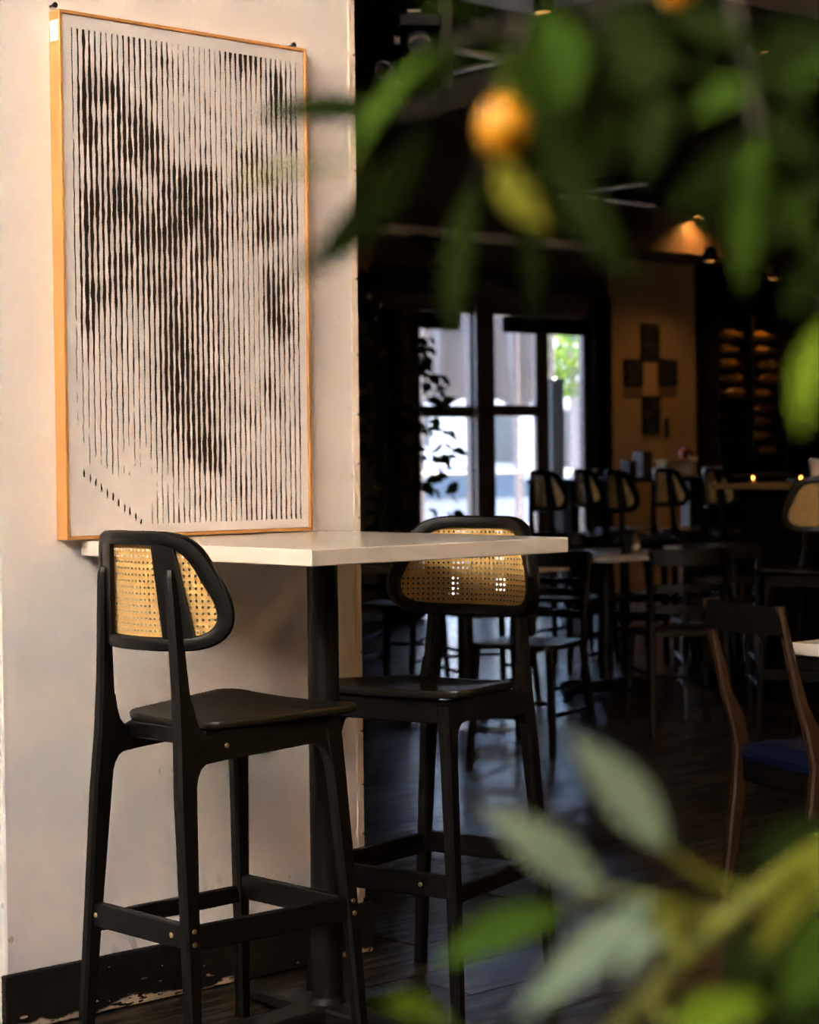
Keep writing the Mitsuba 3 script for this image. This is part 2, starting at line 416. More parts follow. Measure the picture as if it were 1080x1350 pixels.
def cane_mesh():
    """A sheet with a round hole in every cell of 12.5 mm, cut to the opening with a margin that sits in the frame."""
    pit, r = .0125, .0029
    inner = sg.Polygon(INN).buffer(.006)
    V, F, UV, idx = [], [], [], {}
    def vert(s, z):
        k = (round(s * 1e5), round(z * 1e5))
        if k not in idx:
            idx[k] = len(V); V.append((s, z)); UV.append((s + 1.0, z + 1.0))
        return idx[k]
    t = np.arange(8) * np.pi / 4 + np.pi / 8
    for i in range(-19, 19):
        for j in range(68, 92):
            cx, cz = (i + .5) * pit, (j + .5) * pit - .001
            if not inner.contains(sg.box(cx - pit / 2, cz - pit / 2, cx + pit / 2, cz + pit / 2)):
                cell = sg.box(cx - pit / 2, cz - pit / 2, cx + pit / 2, cz + pit / 2).intersection(inner)
                if cell.is_empty or cell.area < 1e-7:
                    continue
                hole = sg.Polygon([(cx + r * math.cos(a), cz + r * math.sin(a)) for a in t])
                if sg.Polygon(INN).contains(hole):
                    cell = cell.difference(hole)
                for g in getattr(cell, 'geoms', [cell]):
                    if g.geom_type != 'Polygon':
                        continue
                    tv, tf = trimesh.creation.triangulate_polygon(g, engine='earcut')
                    ids = [vert(*p) for p in tv]
                    F.extend([[ids[a] for a in tri] for tri in tf])
                continue
            h = pit / 2
            sq = [(h, h * .414), (h * .414, h), (-h * .414, h), (-h, h * .414), (-h, -h * .414), (-h * .414, -h), (h * .414, -h), (h, -h * .414)]
            o_ = [vert(cx + a, cz + b) for a, b in sq]
            i_ = [vert(cx + r * math.cos(a), cz + r * math.sin(a)) for a in t]
            for k in range(8):
                k2 = (k + 1) % 8
                F += [[o_[k], o_[k2], i_[k2]], [o_[k], i_[k2], i_[k]]]
            for k, co in ((0, (h, h)), (2, (-h, h)), (4, (-h, -h)), (6, (h, -h))):
                F.append([o_[k], vert(cx + co[0], cz + co[1]), o_[k + 1]])
    V = np.array(V)
    return trimesh.Trimesh(bend(V[:, 0], V[:, 1], 0.003), F, process=False), np.array(UV)

def strut_mesh(sg_):
    """A flat upright behind the cane, bent with it, wider towards its foot."""
    rings = []
    for z in np.linspace(1.082, .888, 9):
        t = (1.082 - z) / .194
        a, b = .066 + .020 * t, .116 + .040 * t
        ss = np.array([a, a + .004, (a + b) / 2, b - .004, b])
        f1 = bend(sg_ * ss, np.full(5, z), -np.array([.003, .0015, .0015, .0015, .003]))
        f2 = bend(sg_ * ss[::-1], np.full(5, z), -np.array([.012, .0135, .0135, .0135, .012]))
        rings.append(np.vstack([f1, f2]))
    return loft(rings)

def rail_mesh(p0, p1, h, th, axis):
    """A flat foot rail between two points, h high, th thick; axis is 'x' (runs along x) or 'y'."""
    rings = []
    for p in (p0, p1):
        a, b = th / 2, h / 2
        q = [(a, b - .003), (a - .003, b), (-a + .003, b), (-a, b - .003), (-a, -b + .003), (-a + .003, -b), (a - .003, -b), (a, -b + .003)]
        rings.append(np.array([(p[0], p[1] + u_, p[2] + w_) if axis == 'x' else (p[0] + u_, p[1], p[2] + w_) for u_, w_ in q]))
    return loft(rings)

def leg_at(z, front, s):
    P = np.array(leg_path(s, front))
    return np.array([np.interp(z, P[:, 2], P[:, 0]), np.interp(z, P[:, 2], P[:, 1]), z])

def make_stool(label, group):
    t = thing('bar_stool', label, 'bar stool', group)
    part(t, 'seat', seat_mesh(), 'black_seat', 40)
    part(t, 'back_frame', back_frame_mesh(), 'black_lacquer', 40)
    cm, uv = cane_mesh()
    part(t, 'cane_panel', cm, 'cane', True, label='woven yellow cane panel', uv=uv)
    for s in (1, -1):
        part(t, 'back_strut', strut_mesh(s), 'black_lacquer', 30)
    for s in (1, -1):
        part(t, 'rear_leg', leg_mesh(s, False), 'black_lacquer', 25)
    for s in (1, -1):
        part(t, 'front_leg', leg_mesh(s, True), 'black_lacquer', 25)
    for s in (1, -1):
        part(t, 'side_apron', apron_mesh(s), 'black_lacquer', 25)
    part(t, 'front_apron', rail_mesh((.178, -.145, .682), (.178, .145, .682), .052, .022, 'y'), 'black_lacquer', False)
    part(t, 'rear_apron', rail_mesh((-.12, -.13, .688), (-.12, .13, .688), .034, .022, 'y'), 'black_lacquer', False)
    a, b = leg_at(.307, False, 1), leg_at(.307, False, -1)
    part(t, 'rear_rail', rail_mesh(a, b, .050, .020, 'y'), 'black_lacquer', False)
    a, b = leg_at(.300, True, 1), leg_at(.300, True, -1)
    part(t, 'front_rail', rail_mesh(a, b, .052, .020, 'y'), 'black_lacquer', False)
    for s, h in ((1, .036), (-1, .050)):
        a, b = leg_at(.285 if s > 0 else .304, False, s), leg_at(.282 if s > 0 else .304, True, s)
        part(t, 'side_rail', rail_mesh(a, b, h, .020, 'x'), 'black_lacquer', False)
    zz = .307
    for y in (.140, -.118):                                     # bolts on the rear rail
        part(t, 'bolt', disc((-.2125, y, zz), (-1, 0, 0), .0055, .003), 'brass', 30)
    for dz in (-.012, .014):                                    # two each on the legs' outer sides
        for fr in (False, True):
            p = leg_at(zz + dz, fr, -1)
            part(t, 'bolt', disc(p + (0, -.0135, 0), (0, -1, 0), .0055, .003), 'brass', 30)
    for y in (.10, -.10):
        part(t, 'bolt', disc((.2155, y, .30), (1, 0, 0), .0055, .003), 'brass', 30)
    part(t, 'bolt', disc((-.095, -.1535, .675), (0, -1, 0), .0055, .003), 'brass', 30)
    return t

(p1, p2) = ((2.5601, 3.4308, 0.0262), (3.2317, 3.4846, 3.3844))
G_ST = 'black bar stools with cane backs'
st1 = make_stool('black bar stool with cane back at the left end of the high table', 'black bar stools at the high table')
st2 = dup(st1, 'bar_stool', 'black bar stool with cane back at the right end of the high table', pose(*p2), 'black bar stools at the high table')
st_far_src = st1
# ------------------------------------------------------------------ high table
TX, TY, TL1, TL2, TZ = 2.532, 3.077, 0.811, 0.729, 1.070
tb = thing('bar_table', 'high square table with white stone top and black column against the white wall', 'table')
part(tb, 'tabletop', rbox(TX, TX + TL2, TY, TY + TL1, TZ - .0335, TZ, .002), 'white_stone', False, label='white stone top')
cx, cy = TX + TL2 / 2, TY + TL1 / 2
part(tb, 'mounting_plate', rbox(cx - .19, cx + .19, cy - .19, cy + .19, TZ - .042, TZ - .034, .002), 'black_steel', False)
part(tb, 'column', lathe([(.044, .035), (.046, .036), (.0355, .050), (.0345, .055), (.0345, TZ - .042)], 40, (cx, cy, 0)), 'black_steel', 30)
def arm_mesh(ang):
    n = 12
    rings = []
    for r, w, h in ((.0, .05, .040), (.05, .05, .040), (.12, .042, .036), (.20, .036, .030), (.26, .036, .026), (.285, .030, .024), (.295, .014, .022)):
        q = [(-w, .008), (-w, h - .006), (-w + .006, h), (w - .006, h), (w, h - .006), (w, .008)]
        rings.append(np.array([(cx + r * math.cos(ang) - a * math.sin(ang), cy + r * math.sin(ang) + a * math.cos(ang), b) for a, b in q]))
    return loft(rings)
for k in range(4):
    am = part(tb, 'foot_arm', arm_mesh(k * math.pi / 2), 'black_steel', 30)
    a = k * math.pi / 2
    part(am, 'glide', lathe([(.016, 0), (.018, .002), (.018, .009)], 14, (cx + .262 * math.cos(a), cy + .262 * math.sin(a), 0)), 'black_matte', 30)

# ------------------------------------------------------------------ the picture
FX0, FX1, FZ0, FZ1, FD = 2.4765, 3.180, 1.0735, 2.2436, 0.0424
FY = PY0 - FD
pic = thing('framed_picture', 'large black and white line print in a thin gold frame on the white wall', 'picture')
fw_ = .0075
part(pic, 'frame_side', rbox(FX0, FX0 + fw_, FY, PY0 - .001, FZ0, FZ1, .0008), 'frame_gold', False)
part(pic, 'frame_side', rbox(FX1 - fw_, FX1, FY, PY0 - .001, FZ0, FZ1, .0008), 'frame_gold', False)
part(pic, 'frame_side', rbox(FX0 + fw_, FX1 - fw_, FY, PY0 - .001, FZ1 - fw_, FZ1, .0008), 'frame_gold', False)
part(pic, 'frame_side', rbox(FX0 + fw_, FX1 - fw_, FY, PY0 - .001, FZ0, FZ0 + fw_, .0008), 'frame_gold', False)
cv = part(pic, 'canvas', rbox(FX0 + fw_ + .001, FX1 - fw_ - .001, FY + .004, PY0 - .004, FZ0 + fw_ + .001, FZ1 - fw_ - .001, .0005), 'canvas_white', False)
part(pic, 'tape', rbox(FX0 - .0012, FX0 - .0002, FY + .004, FY + .036, FZ1 - .068, FZ1 - .022, .0003), 'tape', False, label='strip of white tape')
DENS = """2532344332112256663322
2543444453222234545742
2544434433322223324742
2555543533332221213753
2766642631123222102553
2766645321222422324443
2643656431232232222354
2766657652322222343234
2765667763325223553111
2654676653223224654311
2555546766666535445332
2545534456666545534543
2555764367766654345543
2665665565766644454443
2666765666767555356553
2766666667757654566532
2755566667556643444322
2664656567465532223432
2656655566464432225543
2544645566465443226553
2766655665465442216543
2766544556565432126653
2654534456555432116754
2733434466555433215664
2533433466655433224443
2433433466655433224432
1333333466655443214332
1223333466665543224223
1223322466666543236223
1223322456666544325513
1223322456666545534523
1223222446666543532333
1123222346666545323333
0122212345667644223333
0112111334667633333333
0011110225356633333333
1001100113333334333333
0000000122333334333433
0000000222333334333433
0000000223333333434333"""
DENS = np.array([[int(c) for c in r] for r in DENS.split('\n')], float)
WID = np.array([0, .07, .135, .20, .285, .39, .52, .66, .8, .9])
def ink_mesh():
    """The printed vertical lines, each swelling and thinning with the tone of the portrait."""
    x_a, x_b, z_t, z_b, n = FX0 + .0345, FX1 - .0335, FZ1 - .0370, FZ0 + .0300, 43
    M = 330
    t = np.linspace(0, 1, M)
    pitch = (x_b - x_a) / (n - 1)
    V, F = [], []
    y = FY + .0034
    for k in range(n):
        c = k / 2.0
        c0 = int(min(c, 20)); fr = c - c0
        col = DENS[:, c0] * (1 - fr) + DENS[:, c0 + 1] * fr
        r = t * 40 - .5
        d = np.interp(r, np.arange(40), col)
        p = np.stack([np.full(M, k * 3.1), t * 46, np.zeros(M)], 1)
        d = d + (meshkit.noise(p, 1) - .5) * 1.9 + (meshkit.noise(p * (1, 2.6, 1), 5) - .5) * 1.0
        p2_ = np.stack([np.full(M, k * .22), t * 20, np.full(M, 3.)], 1)
        d = d + (meshkit.noise(p2_, 9) - .5) * 1.2 + .22 * np.maximum(d - 3.2, -.6)
        base = np.interp(r, np.arange(40), col)
        d = np.where(base < .6, d * base, d)
        w = np.interp(np.clip(d, 0, 9), np.arange(10), WID) * pitch * .5
        # the row of short dashes that falls across the lower left corner
        if 1 <= k <= 11:
            tc = .893 + (k - 1) * .0102 + .0012 * ((k * 7) % 3 - 1)
            g = np.clip(1 - np.abs((t - tc) / .0085), 0, 1)
            w = np.where(t > .862 + .004 * k + .012 * ((k * 5) % 4) / 3, 0, w)
            w = np.maximum(w, .16 * pitch * np.sqrt(g))
        wob = (meshkit.noise(np.stack([np.full(M, k * 5.0), t * 60, np.full(M, 7.0)], 1), 4) - .5) * .12 * pitch
        x = x_a + k * pitch + wob
        z = z_t + (z_b - z_t) * t
        on = w > .030 * pitch
        i0 = len(V)
        for i in range(M):
            V.append((x[i] - w[i], y, z[i])); V.append((x[i] + w[i], y, z[i]))
        for i in range(M - 1):
            if on[i] or on[i + 1]:
                a = i0 + 2 * i
                F += [[a, a + 1, a + 3], [a, a + 3, a + 2]]
    return trimesh.Trimesh(np.array(V), F, process=False)
lk = part(pic, 'ink_lines', ink_mesh(), 'ink', False, label='black printed lines forming a face')
labels[lk]['kind'] = 'stuff'
G = 'wall screws above the picture'
for x, z, lab in ((FX0 + .004, FZ1 + .012, 'small dark screw in the wall above the left corner of the gold frame'), (FX1 - .022, FZ1 + .010, 'small dark screw in the wall above the right corner of the gold frame')):
    solo('wall_screw', cat(tube([(x, PY0 + .002, z), (x, PY0 - .022, z)], .0022, 8), disc((x, PY0 - .020, z), (0, -1, 0), .0065, .004)), 'black_steel', lab, 'screw', G)

# ------------------------------------------------------------------ more bar stools deeper in the room
FAR = [(9.114, 8.599, 0.798), (10.040, 9.108, 0.759), (9.079, 7.956, 0.810), (10.352, 8.690, 0.756), (10.207, 8.147, 0.771)]
far_labels = ['black cane-back bar stool before the bright street door, leftmost of the far row',
              'black cane-back bar stool, second from the street door in the far row',
              'black cane-back bar stool, third from the street door in the far row',
              'black cane-back bar stool below the flowers, fourth from the street door',
              'black cane-back bar stool, farthest from the street door in the far row']
for (x, y, z), lab in zip(FAR, far_labels):
    dup(st1, 'bar_stool', lab, pose(x, y, -.36 + .2 * (rng.random() - .5), 0, (1, 1, 1.06)), 'black bar stools in the far row', skip=('__bolt',))
x, y, _ = (7.209, 5.334, 0.917)
dup(st1, 'bar_stool', 'black bar stool with cane back cut by the right edge of the photo', pose(x, y, 3.45, 0, (1.0, 1.0, 1.04)), 'black bar stools at the counter', skip=('__bolt',))
place(st1, pose(*p1))

# ------------------------------------------------------------------ dining chairs and low tables
def bar(p0, p1, r, n=8):
    return tube([p0, p1], r, n)
def make_chair(label, group):
    """A dark cafe chair: round seat pad, raked legs, a bent top rail with two slats, double side stretchers."""
    t = thing('dining_chair', label, 'chair', group)
    pad = smooth_poly([(-.19, -.18), (-.19, .18), (.21, .21), (.21, -.21)], .06)
    m = extrude(pad, .022); m.apply_translation((0, 0, .443))
    part(t, 'seat', m, 'black_seat', 30)
    for s in (1, -1):
        part(t, 'front_leg', loft([rect_ring((.20, s * .19, 0), .026, .026, .006), rect_ring((.175, s * .17, .444), .036, .034, .006)]), 'black_lacquer', 20)
    for s in (1, -1):
        part(t, 'rear_leg', loft([rect_ring((-.27, s * .18, 0), .028, .026, .006), rect_ring((-.19, s * .165, .44), .038, .030, .006), rect_ring((-.215, s * .17, .64), .032, .026, .006), rect_ring((-.255, s * .175, .83), .024, .022, .005)]), 'black_lacquer', 20)
    for z in (.16, .27):
        for s in (1, -1):
            part(t, 'stretcher', bar((-.235, s * .175, z), (.185, s * .18, z + .01), .010), 'black_lacquer', 30)
    part(t, 'stretcher', bar((.188, -.175, .22), (.188, .175, .22), .010), 'black_lacquer', 30)
    def slat(z, h):
        rings = []
        for a in np.linspace(-1, 1, 9):
            y, x = a * .172, -.175 - .04 * (z - .44) / .2 * .5 - .045 * (1 - a * a) - .055 * max(0, (z - .64)) / .19
            rings.append(np.array([(x - .007, y, z - h / 2), (x + .007, y, z - h / 2), (x + .007, y, z + h / 2), (x - .007, y, z + h / 2)]))
        return loft(rings)
    part(t, 'top_rail', slat(.80, .075), 'black_lacquer', 30)
    part(t, 'slat', slat(.66, .035), 'black_lacquer', 30)
    part(t, 'slat', slat(.565, .035), 'black_lacquer', 30)
    return t
GC = 'dark dining chairs in the room'
def chair_at(p, r, lab, first=[None]):
    if first[0] is None:
        first[0] = make_chair(lab, GC)
        place(first[0], pose(p[0], p[1], r))
        return first[0]
    return dup(first[0], 'dining_chair', lab, pose(p[0], p[1], r), GC)
chair_at((6.238, 6.119, 0.089), math.pi + .35, 'dark dining chair with raked legs right behind the high table\'s right end')
chair_at((7.319, 7.502, 0.095), 1.2, 'dark dining chair with side stretchers, seen under the second bar stool\'s back')
chair_at((8.411, 7.859, -0.020), .2, 'dark dining chair with shiny seat, left of the low table with bottles')
chair_at((7.129, 6.058, 0.216), .95, 'dark dining chair, its back hiding the right end of the bottle table')
chair_at((7.468, 8.310, 0.024), .4, 'dark dining chair in the shadow beyond the end of the white wall')
chair_at((7.730, 6.321, 0.148), .8, 'dark dining chair in shadow before the small far low table')

def low_table(lab, x0, y0, lx, ly, foot, group='low dining tables'):
    t = thing('dining_table', lab, 'table', group)
    part(t, 'tabletop', rbox(x0, x0 + lx, y0, y0 + ly, .718, .750, .002), 'white_stone', False)
    mx, my = x0 + lx / 2, y0 + ly / 2
    part(t, 'column', lathe([(.06, .045), (.036, .07), (.034, .70), (.10, .712), (.10, .718)], 20, (mx, my, 0)), 'black_steel', 30)
    for k in range(4):
        a = k * math.pi / 2 + foot
        P = [(mx + r * math.cos(a), my + r * math.sin(a)) for r in (0, .12, .24, .31, .33)]
        rings = []
        for (px, py), w, h0, h1 in zip(P, (.04, .036, .03, .028, .012), (.03, .03, .028, .022, .02), (.085, .08, .066, .052, .04)):
            q = [(-w, h0), (-w, h1 - .01), (-w * .5, h1), (w * .5, h1), (w, h1 - .01), (w, h0)]
            rings.append(np.array([(px - b * math.sin(a), py + b * math.cos(a), c) for b, c in q]))
        am = part(t, 'foot_arm', loft(rings), 'black_steel', 30)
        part(am, 'glide', lathe([(.020, 0), (.024, .004), (.024, .024), (.014, .03)], 12, (mx + .30 * math.cos(a), my + .30 * math.sin(a), 0)), 'black_matte', 30)
    return t
ax, ay, _ = (7.583, 6.881, 0.752)
low_table('low white-topped dining table carrying two bottles and a napkin', ax, ay, .72, .7, .0)
ax2, ay2, _ = (6.631, 6.932, 0.721)
low_table('low white-topped dining table half hidden behind the second bar stool', ax2 - .35, ay2 - .35, .7, .7, .5)
bx, by, _ = (8.721, 6.927, 0.713)
low_table('small low dining table in the dark, only its white edge catching light', bx, by - .02, .5, .6, .0)
rx, ry, _ = (4.353, 3.313, 0.750)
low_table('low white-topped dining table cut by the right edge, beside the wooden chair', rx, ry - .75, .8, .75, .0)

mat('bottle_glass', (0.008, 0.012, 0.008), 0.12, 0.6)
mat('bottle_amber', (0.16, 0.10, 0.02), 0.15, 0.6)
mat('label_cream', (0.55, 0.50, 0.42), 0.6)
def bottle(name, x, y, z, h, r, body, label, group=None, cap='black_matte', band=True):
    t = thing(name, label, 'bottle', group)
    part(t, 'body', lathe([(r * .9, 0), (r, .006), (r, h * .58), (r * .85, h * .66), (r * .38, h * .76), (r * .34, h * .93), (r * .42, h * .94), (r * .42, h * .96)], 20, (x, y, z)), body, 40)
    part(t, 'cap', lathe([(r * .44, h * .955), (r * .44, h), (r * .3, h * 1.003)], 16, (x, y, z)), cap, 40)
    if band:
        part(t, 'paper_label', lathe([(r * 1.01, h * .18), (r * 1.02, h * .19), (r * 1.02, h * .46), (r * 1.01, h * .47)], 20, (x, y, z)), 'label_cream', 40)
    return t
GB = 'bottles on the low table'
x, y, _ = (7.812, 6.969, 0.760)
bottle('oil_bottle', x, y, .750, .125, .026, 'bottle_glass', 'dark oil bottle on the low white table, left of the pale bottle', GB, band=False)
x, y, _ = (7.945, 7.025, 0.769)
bottle('oil_bottle', x, y, .750, .105, .024, 'bottle_amber', 'amber bottle with pale label on the low white table', GB)
x, y, _ = (7.832, 7.060, 0.765)
solo('napkin', cat(rbox(x - .05, x + .10, y - .04, y + .06, .7503, .756, .001), rbox(x - .03, x + .09, y - .03, y + .05, .756, .760, .001)), 'label_cream', 'folded cream napkin lying beside the bottles on the low table', 'napkin')

# wooden chair with a navy seat, right edge
mat('walnut', mikit.proc(lambda p, n, uv: mikit.mix((0.018, 0.0075, 0.0026), (0.030, 0.0135, 0.005), mikit.fbm(p.x * 30, p.y * 30, p.z * 6, 3))), 0.42)
mat('navy_vinyl', (0.003, 0.006, 0.022), 0.28, 0.4)
wc = thing('wooden_chair', 'brown wooden dining chair with navy cushion by the right edge', 'chair')
cxw, cyw, _ = (4.438, 3.240, 0.441)
A = pose(cxw, cyw, -.35)
def wpart(name, mesh, m, s=25, lab=None):
    k = part(wc, name, mesh, m, s, label=lab)
    scene[k]['to_world'] = A
    return k
def rear_leg_w(s):
    # boomerang: thin raked post, broad knee near the seat, tapering foot
    P = [(-.235, 0, .026), (-.200, .20, .034), (-.175, .36, .042), (-.165, .46, .046), (-.185, .55, .046), (-.215, .62, .030), (-.245, .74, .022), (-.272, .865, .018)]
    return loft([rect_ring((x, s * (.185 - .02 * abs(z - .46)), z), w, .028, .006) for x, z, w in P])
for s in (1, -1):
    wpart('rear_leg', rear_leg_w(s), 'walnut')
for s in (1, -1):
    wpart('front_leg', loft([rect_ring((.20, s * .19, 0), .026, .026, .006), rect_ring((.19, s * .185, .42), .036, .034, .006)]), 'walnut')
wpart('seat_rail', rbox(-.17, .20, -.185, .185, .37, .43, .004), 'black_matte')
cush = smooth_poly([(-.18, -.20), (-.18, .20), (.22, .22), (.22, -.22)], .05)
rings = []
ringc = np.array([cush.exterior.interpolate(cush.exterior.length * k / 60).coords[0] for k in range(60)])
for sc, z in ((.05, .428), (.96, .428), (1.0, .440), (1.0, .452), (.95, .468), (.7, .480), (.3, .484), (.05, .485)):
    rings.append(np.column_stack([ringc * sc, np.full(60, z)]))
wpart('cushion', loft(rings), 'navy_vinyl', 40, 'navy blue cushion')
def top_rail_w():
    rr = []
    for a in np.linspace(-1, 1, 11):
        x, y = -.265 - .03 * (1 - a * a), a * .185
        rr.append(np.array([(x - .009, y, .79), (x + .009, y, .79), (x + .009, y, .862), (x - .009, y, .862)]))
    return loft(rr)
wpart('top_rail', top_rail_w(), 'black_matte')  # rail lost in the dark: the shade is put into its black

# ------------------------------------------------------------------ counter at the right and what stands on it
mat('counter_wood', (0.20, 0.11, 0.045), 0.35)
cpx, cpy, _ = (8.195, 6.472, 1.110)
ct = thing('bar_counter', 'dark bar counter with wooden top at the right, candles and a cup on it', 'counter')
part(ct, 'worktop', rbox(cpx, cpx + 2.6, cpy - .9, cpy + .25, 1.075, 1.105, .004), 'counter_wood', False)
part(ct, 'front', rbox(cpx + .12, cpx + 2.5, cpy - .8, cpy + .15, 0, 1.075, .004), 'black_matte', False)
mat('cup_paper', (0.62, 0.47, 0.34), 0.6)
x, y, _ = (8.199, 6.064, 1.117)
cu = thing('paper_cup', 'tall pale cup standing on the bar counter at the right edge', 'cup')
part(cu, 'wall', lathe([(.030, .0), (.031, .002), (.040, .105), (.038, .105)], 24, (x, y, 1.1055)), 'cup_paper', 40)
part(cu, 'lid', lathe([(.042, .104), (.042, .112), (.036, .120), (.034, .120)], 24, (x, y, 1.1055)), 'label_cream', 40)
mat('candle_glass', (0.25, 0.10, 0.02), 0.2)
for (x, y, z), lab in (((8.284, 6.527, 1.120), 'tea light glowing on the left corner of the bar counter'), ((8.342, 6.272, 1.119), 'tea light glowing on the bar counter beside the pale cup')):
    tl = thing('tea_light', lab, 'candle', 'tea lights on the counter')
    part(tl, 'holder', lathe([(.016, 0), (.020, .003), (.021, .016), (.019, .016)], 16, (x, y, 1.1055)), 'candle_glass', 40)
    k = part(tl, 'flame', sphere((x, y, 1.1055 + .026), .0055, (1, 1, 1), 1), 'black_matte', True)
    m = sphere((0, 0, 0), .0055, (1, 1, 1.7), 1); m.apply_translation((x, y, 1.1055 + .026))
    scene[k] = mikit.ply(m, 'black_matte', smooth=True, emitter={'type': 'area', 'radiance': {'type': 'rgb', 'value': [.25, .08, .015]}})

# high shelf table behind the far stools
hx, hy, _ = (11.275, 9.483, 1.038)
ht = thing('high_counter', 'long dark high counter in front of the warm wall', 'counter')
part(ht, 'worktop', rbox(11.7, 15.0, 10.9, 11.5, 1.04, 1.08, .004), 'black_lacquer', False)
for i, xx in enumerate((11.9, 13.35, 14.8)):
    part(ht, 'leg', rbox(xx - .05, xx + .05, 11.15, 11.25, 0, 1.04, .004), 'black_lacquer', False)
mat('white_card', (0.75, 0.73, 0.70), 0.5)
def on_counter(px_point, dy=11.2):
    return px_point
def plates(name, p, lab):
    t = thing(name, lab, 'plates', 'plates standing in for white stripes')
    for i in range(2):  # plates added to stand in for two white stripes
        z = 1.0805 + i * .042
        part(t, 'plate', rot(lathe([(.05, .0), (.055, .004), (.085, .026), (.083, .028), (.05, .010)], 24, (p[0], p[1], z)), (0, 0, 1), 0), 'white_card', 40)
plates('stripe_plates', (12.098, 11.200, 1.070), 'two white plates standing in for white stripes, nearest the street door')
plates('stripe_plates', (13.656, 11.200, 0.995), 'two white plates standing in for white stripes, below the flowers')
mat('box_dark', (0.030, 0.016, 0.010), 0.6)
x, y, _ = (12.818, 11.250, 1.198)
solo('box', rbox(x - .06, x + .06, y - .06, y + .06, 1.0805, 1.29, .004), 'box_dark', 'tall dark box standing on the high counter before the warm wall', 'box', 'dark boxes on the high counter')
x, y, _ = (12.536, 11.150, 1.200)
solo('box', rbox(x - .05, x + .045, y - .05, y + .05, 1.0805, 1.22, .004), 'box_dark', 'low dark box left of the tall one on the high counter', 'box', 'dark boxes on the high counter')
# slatted rack
x, y, _ = (12.960, 11.020, 1.120)
rk = thing('bottle_crate', 'low yellowish slatted crate on the high counter below the wall pictures', 'crate')
mat('crate_wood', (0.42, 0.26, 0.09), 0.6)
part(rk, 'rail', rbox(x - .17, x + .17, y - .05, y + .05, 1.0805, 1.10, .003), 'crate_wood', False)
part(rk, 'rail', rbox(x - .17, x + .17, y - .05, y + .05, 1.20, 1.215, .003), 'crate_wood', False)
for i in range(7):
    xx = x - .155 + i * .0517
    part(rk, 'slat', rbox(xx - .011, xx + .011, y - .05, y + .05, 1.10, 1.20, .002), 'crate_wood', False)
# flowers in a vase
x, y, _ = (13.586, 11.400, 1.113)
vs = thing('flower_vase', 'vase with dark red and pale flowers on the high counter before the wine niche', 'flowers')
mat('petal_red', (0.16, 0.015, 0.010), 0.6); mat('petal_pale', (0.55, 0.32, 0.12), 0.6); mat('stem_green', (0.05, 0.08, 0.02), 0.6)
part(vs, 'vase', lathe([(.03, 0), (.035, .004), (.028, .08), (.022, .12), (.026, .14), (.022, .14)], 20, (x, y, 1.0805)), 'glass_black', 40)
for i, (dx, dz, r, m_) in enumerate(((-.06, .19, .042, 'petal_red'), (-.02, .215, .040, 'petal_red'), (.02, .20, .038, 'petal_red'), (.065, .175, .040, 'petal_pale'), (.085, .15, .028, 'petal_pale'))):
    blob = sphere((x + dx, y + .02 * (i % 2), 1.0805 + dz), r, (1, 1, .8), 2)
    blob.apply_translation((0, 0, (1.0805 + dz) * .0))
    c = np.array((x + dx, y + .02 * (i % 2), 1.0805 + dz))
    v = sphere((0, 0, 0), r, (1, 1, .8), 2)
    n_ = v.vertices / np.linalg.norm(v.vertices, axis=1, keepdims=True)
    v.vertices = v.vertices * (0.8 + .45 * meshkit.noise(n_ * 4 + i * 3, 2))[:, None] + c
    fl = part(vs, 'flower', v, m_, 50)
    part(fl, 'stem', tube([(x, y, 1.0805 + .10), (x + dx * .5, y, 1.0805 + dz * .75), c], .003, 6), 'stem_green', 30)

# ------------------------------------------------------------------ on the far wall
mat('tile_navy', mikit.proc(lambda p, n, uv: mikit.mix((0.012, 0.014, 0.020), (0.035, 0.030, 0.030), mikit.smoothstep(0.45, 0.6, mikit.fbm(p.x * 14, 0, p.z * 14, 3)))), 0.4)
mat('tile_brown', (0.13, 0.075, 0.04), 0.5)
GP = 'dark pictures hung as a cross on the warm wall'
def pic_at(a, b, lab, base=None):
    (xa, _, zb), (xb, _, za) = a, b
    yv = Y1 - .03
    t = thing('wall_picture', lab, 'picture', GP)
    part(t, 'panel', rbox(xa + .008, xb - .008, yv - .016, yv - .0005, za + .008, zb - .008, .001), 'tile_navy', False)
    for q in ((xa, xa + .012, za, zb), (xb - .012, xb, za, zb), (xa + .012, xb - .012, za, za + .012), (xa + .012, xb - .012, zb - .012, zb)):
        part(t, 'frame_bar', rbox(q[0], q[1], yv - .024, yv - .0005, q[2], q[3], .001), 'black_matte', False)
    if base:
        part(t, 'mount', rbox(xa, xb, yv - .012, yv - .0005, base, za - .001, .001), 'tile_brown', False)
pic_at((14.307, 12.570, 2.481), (14.558, 12.570, 2.145), 'topmost dark picture of the cross on the warm wall')
pic_at((14.072, 12.570, 2.143), (14.321, 12.570, 1.904), 'left dark picture of the cross, with a brown strip under it', (14.193, 12.570, 1.801)[2])
pic_at((14.558, 12.570, 2.155), (14.804, 12.570, 1.912), 'right dark picture of the cross, with a brown strip under it', (14.672, 12.570, 1.807)[2])
pic_at((14.319, 12.570, 1.810), (14.560, 12.570, 1.459), 'lowest dark picture of the cross on the warm wall')
xo, yo, zo = (14.663, 12.570, 1.516)
op = thing('bottle_opener', 'small dark oval opener hung on the warm wall right of the lowest picture', 'opener')
part(op, 'plate', rbox(xo - .028, xo + .028, Y1 - .045, Y1 - .0305, zo - .09, zo + .09, .012), 'black_matte', False)
part(op, 'hook', rbox(xo - .018, xo + .018, Y1 - .062, Y1 - .045, zo - .03, zo + .03, .006), 'black_steel', False)

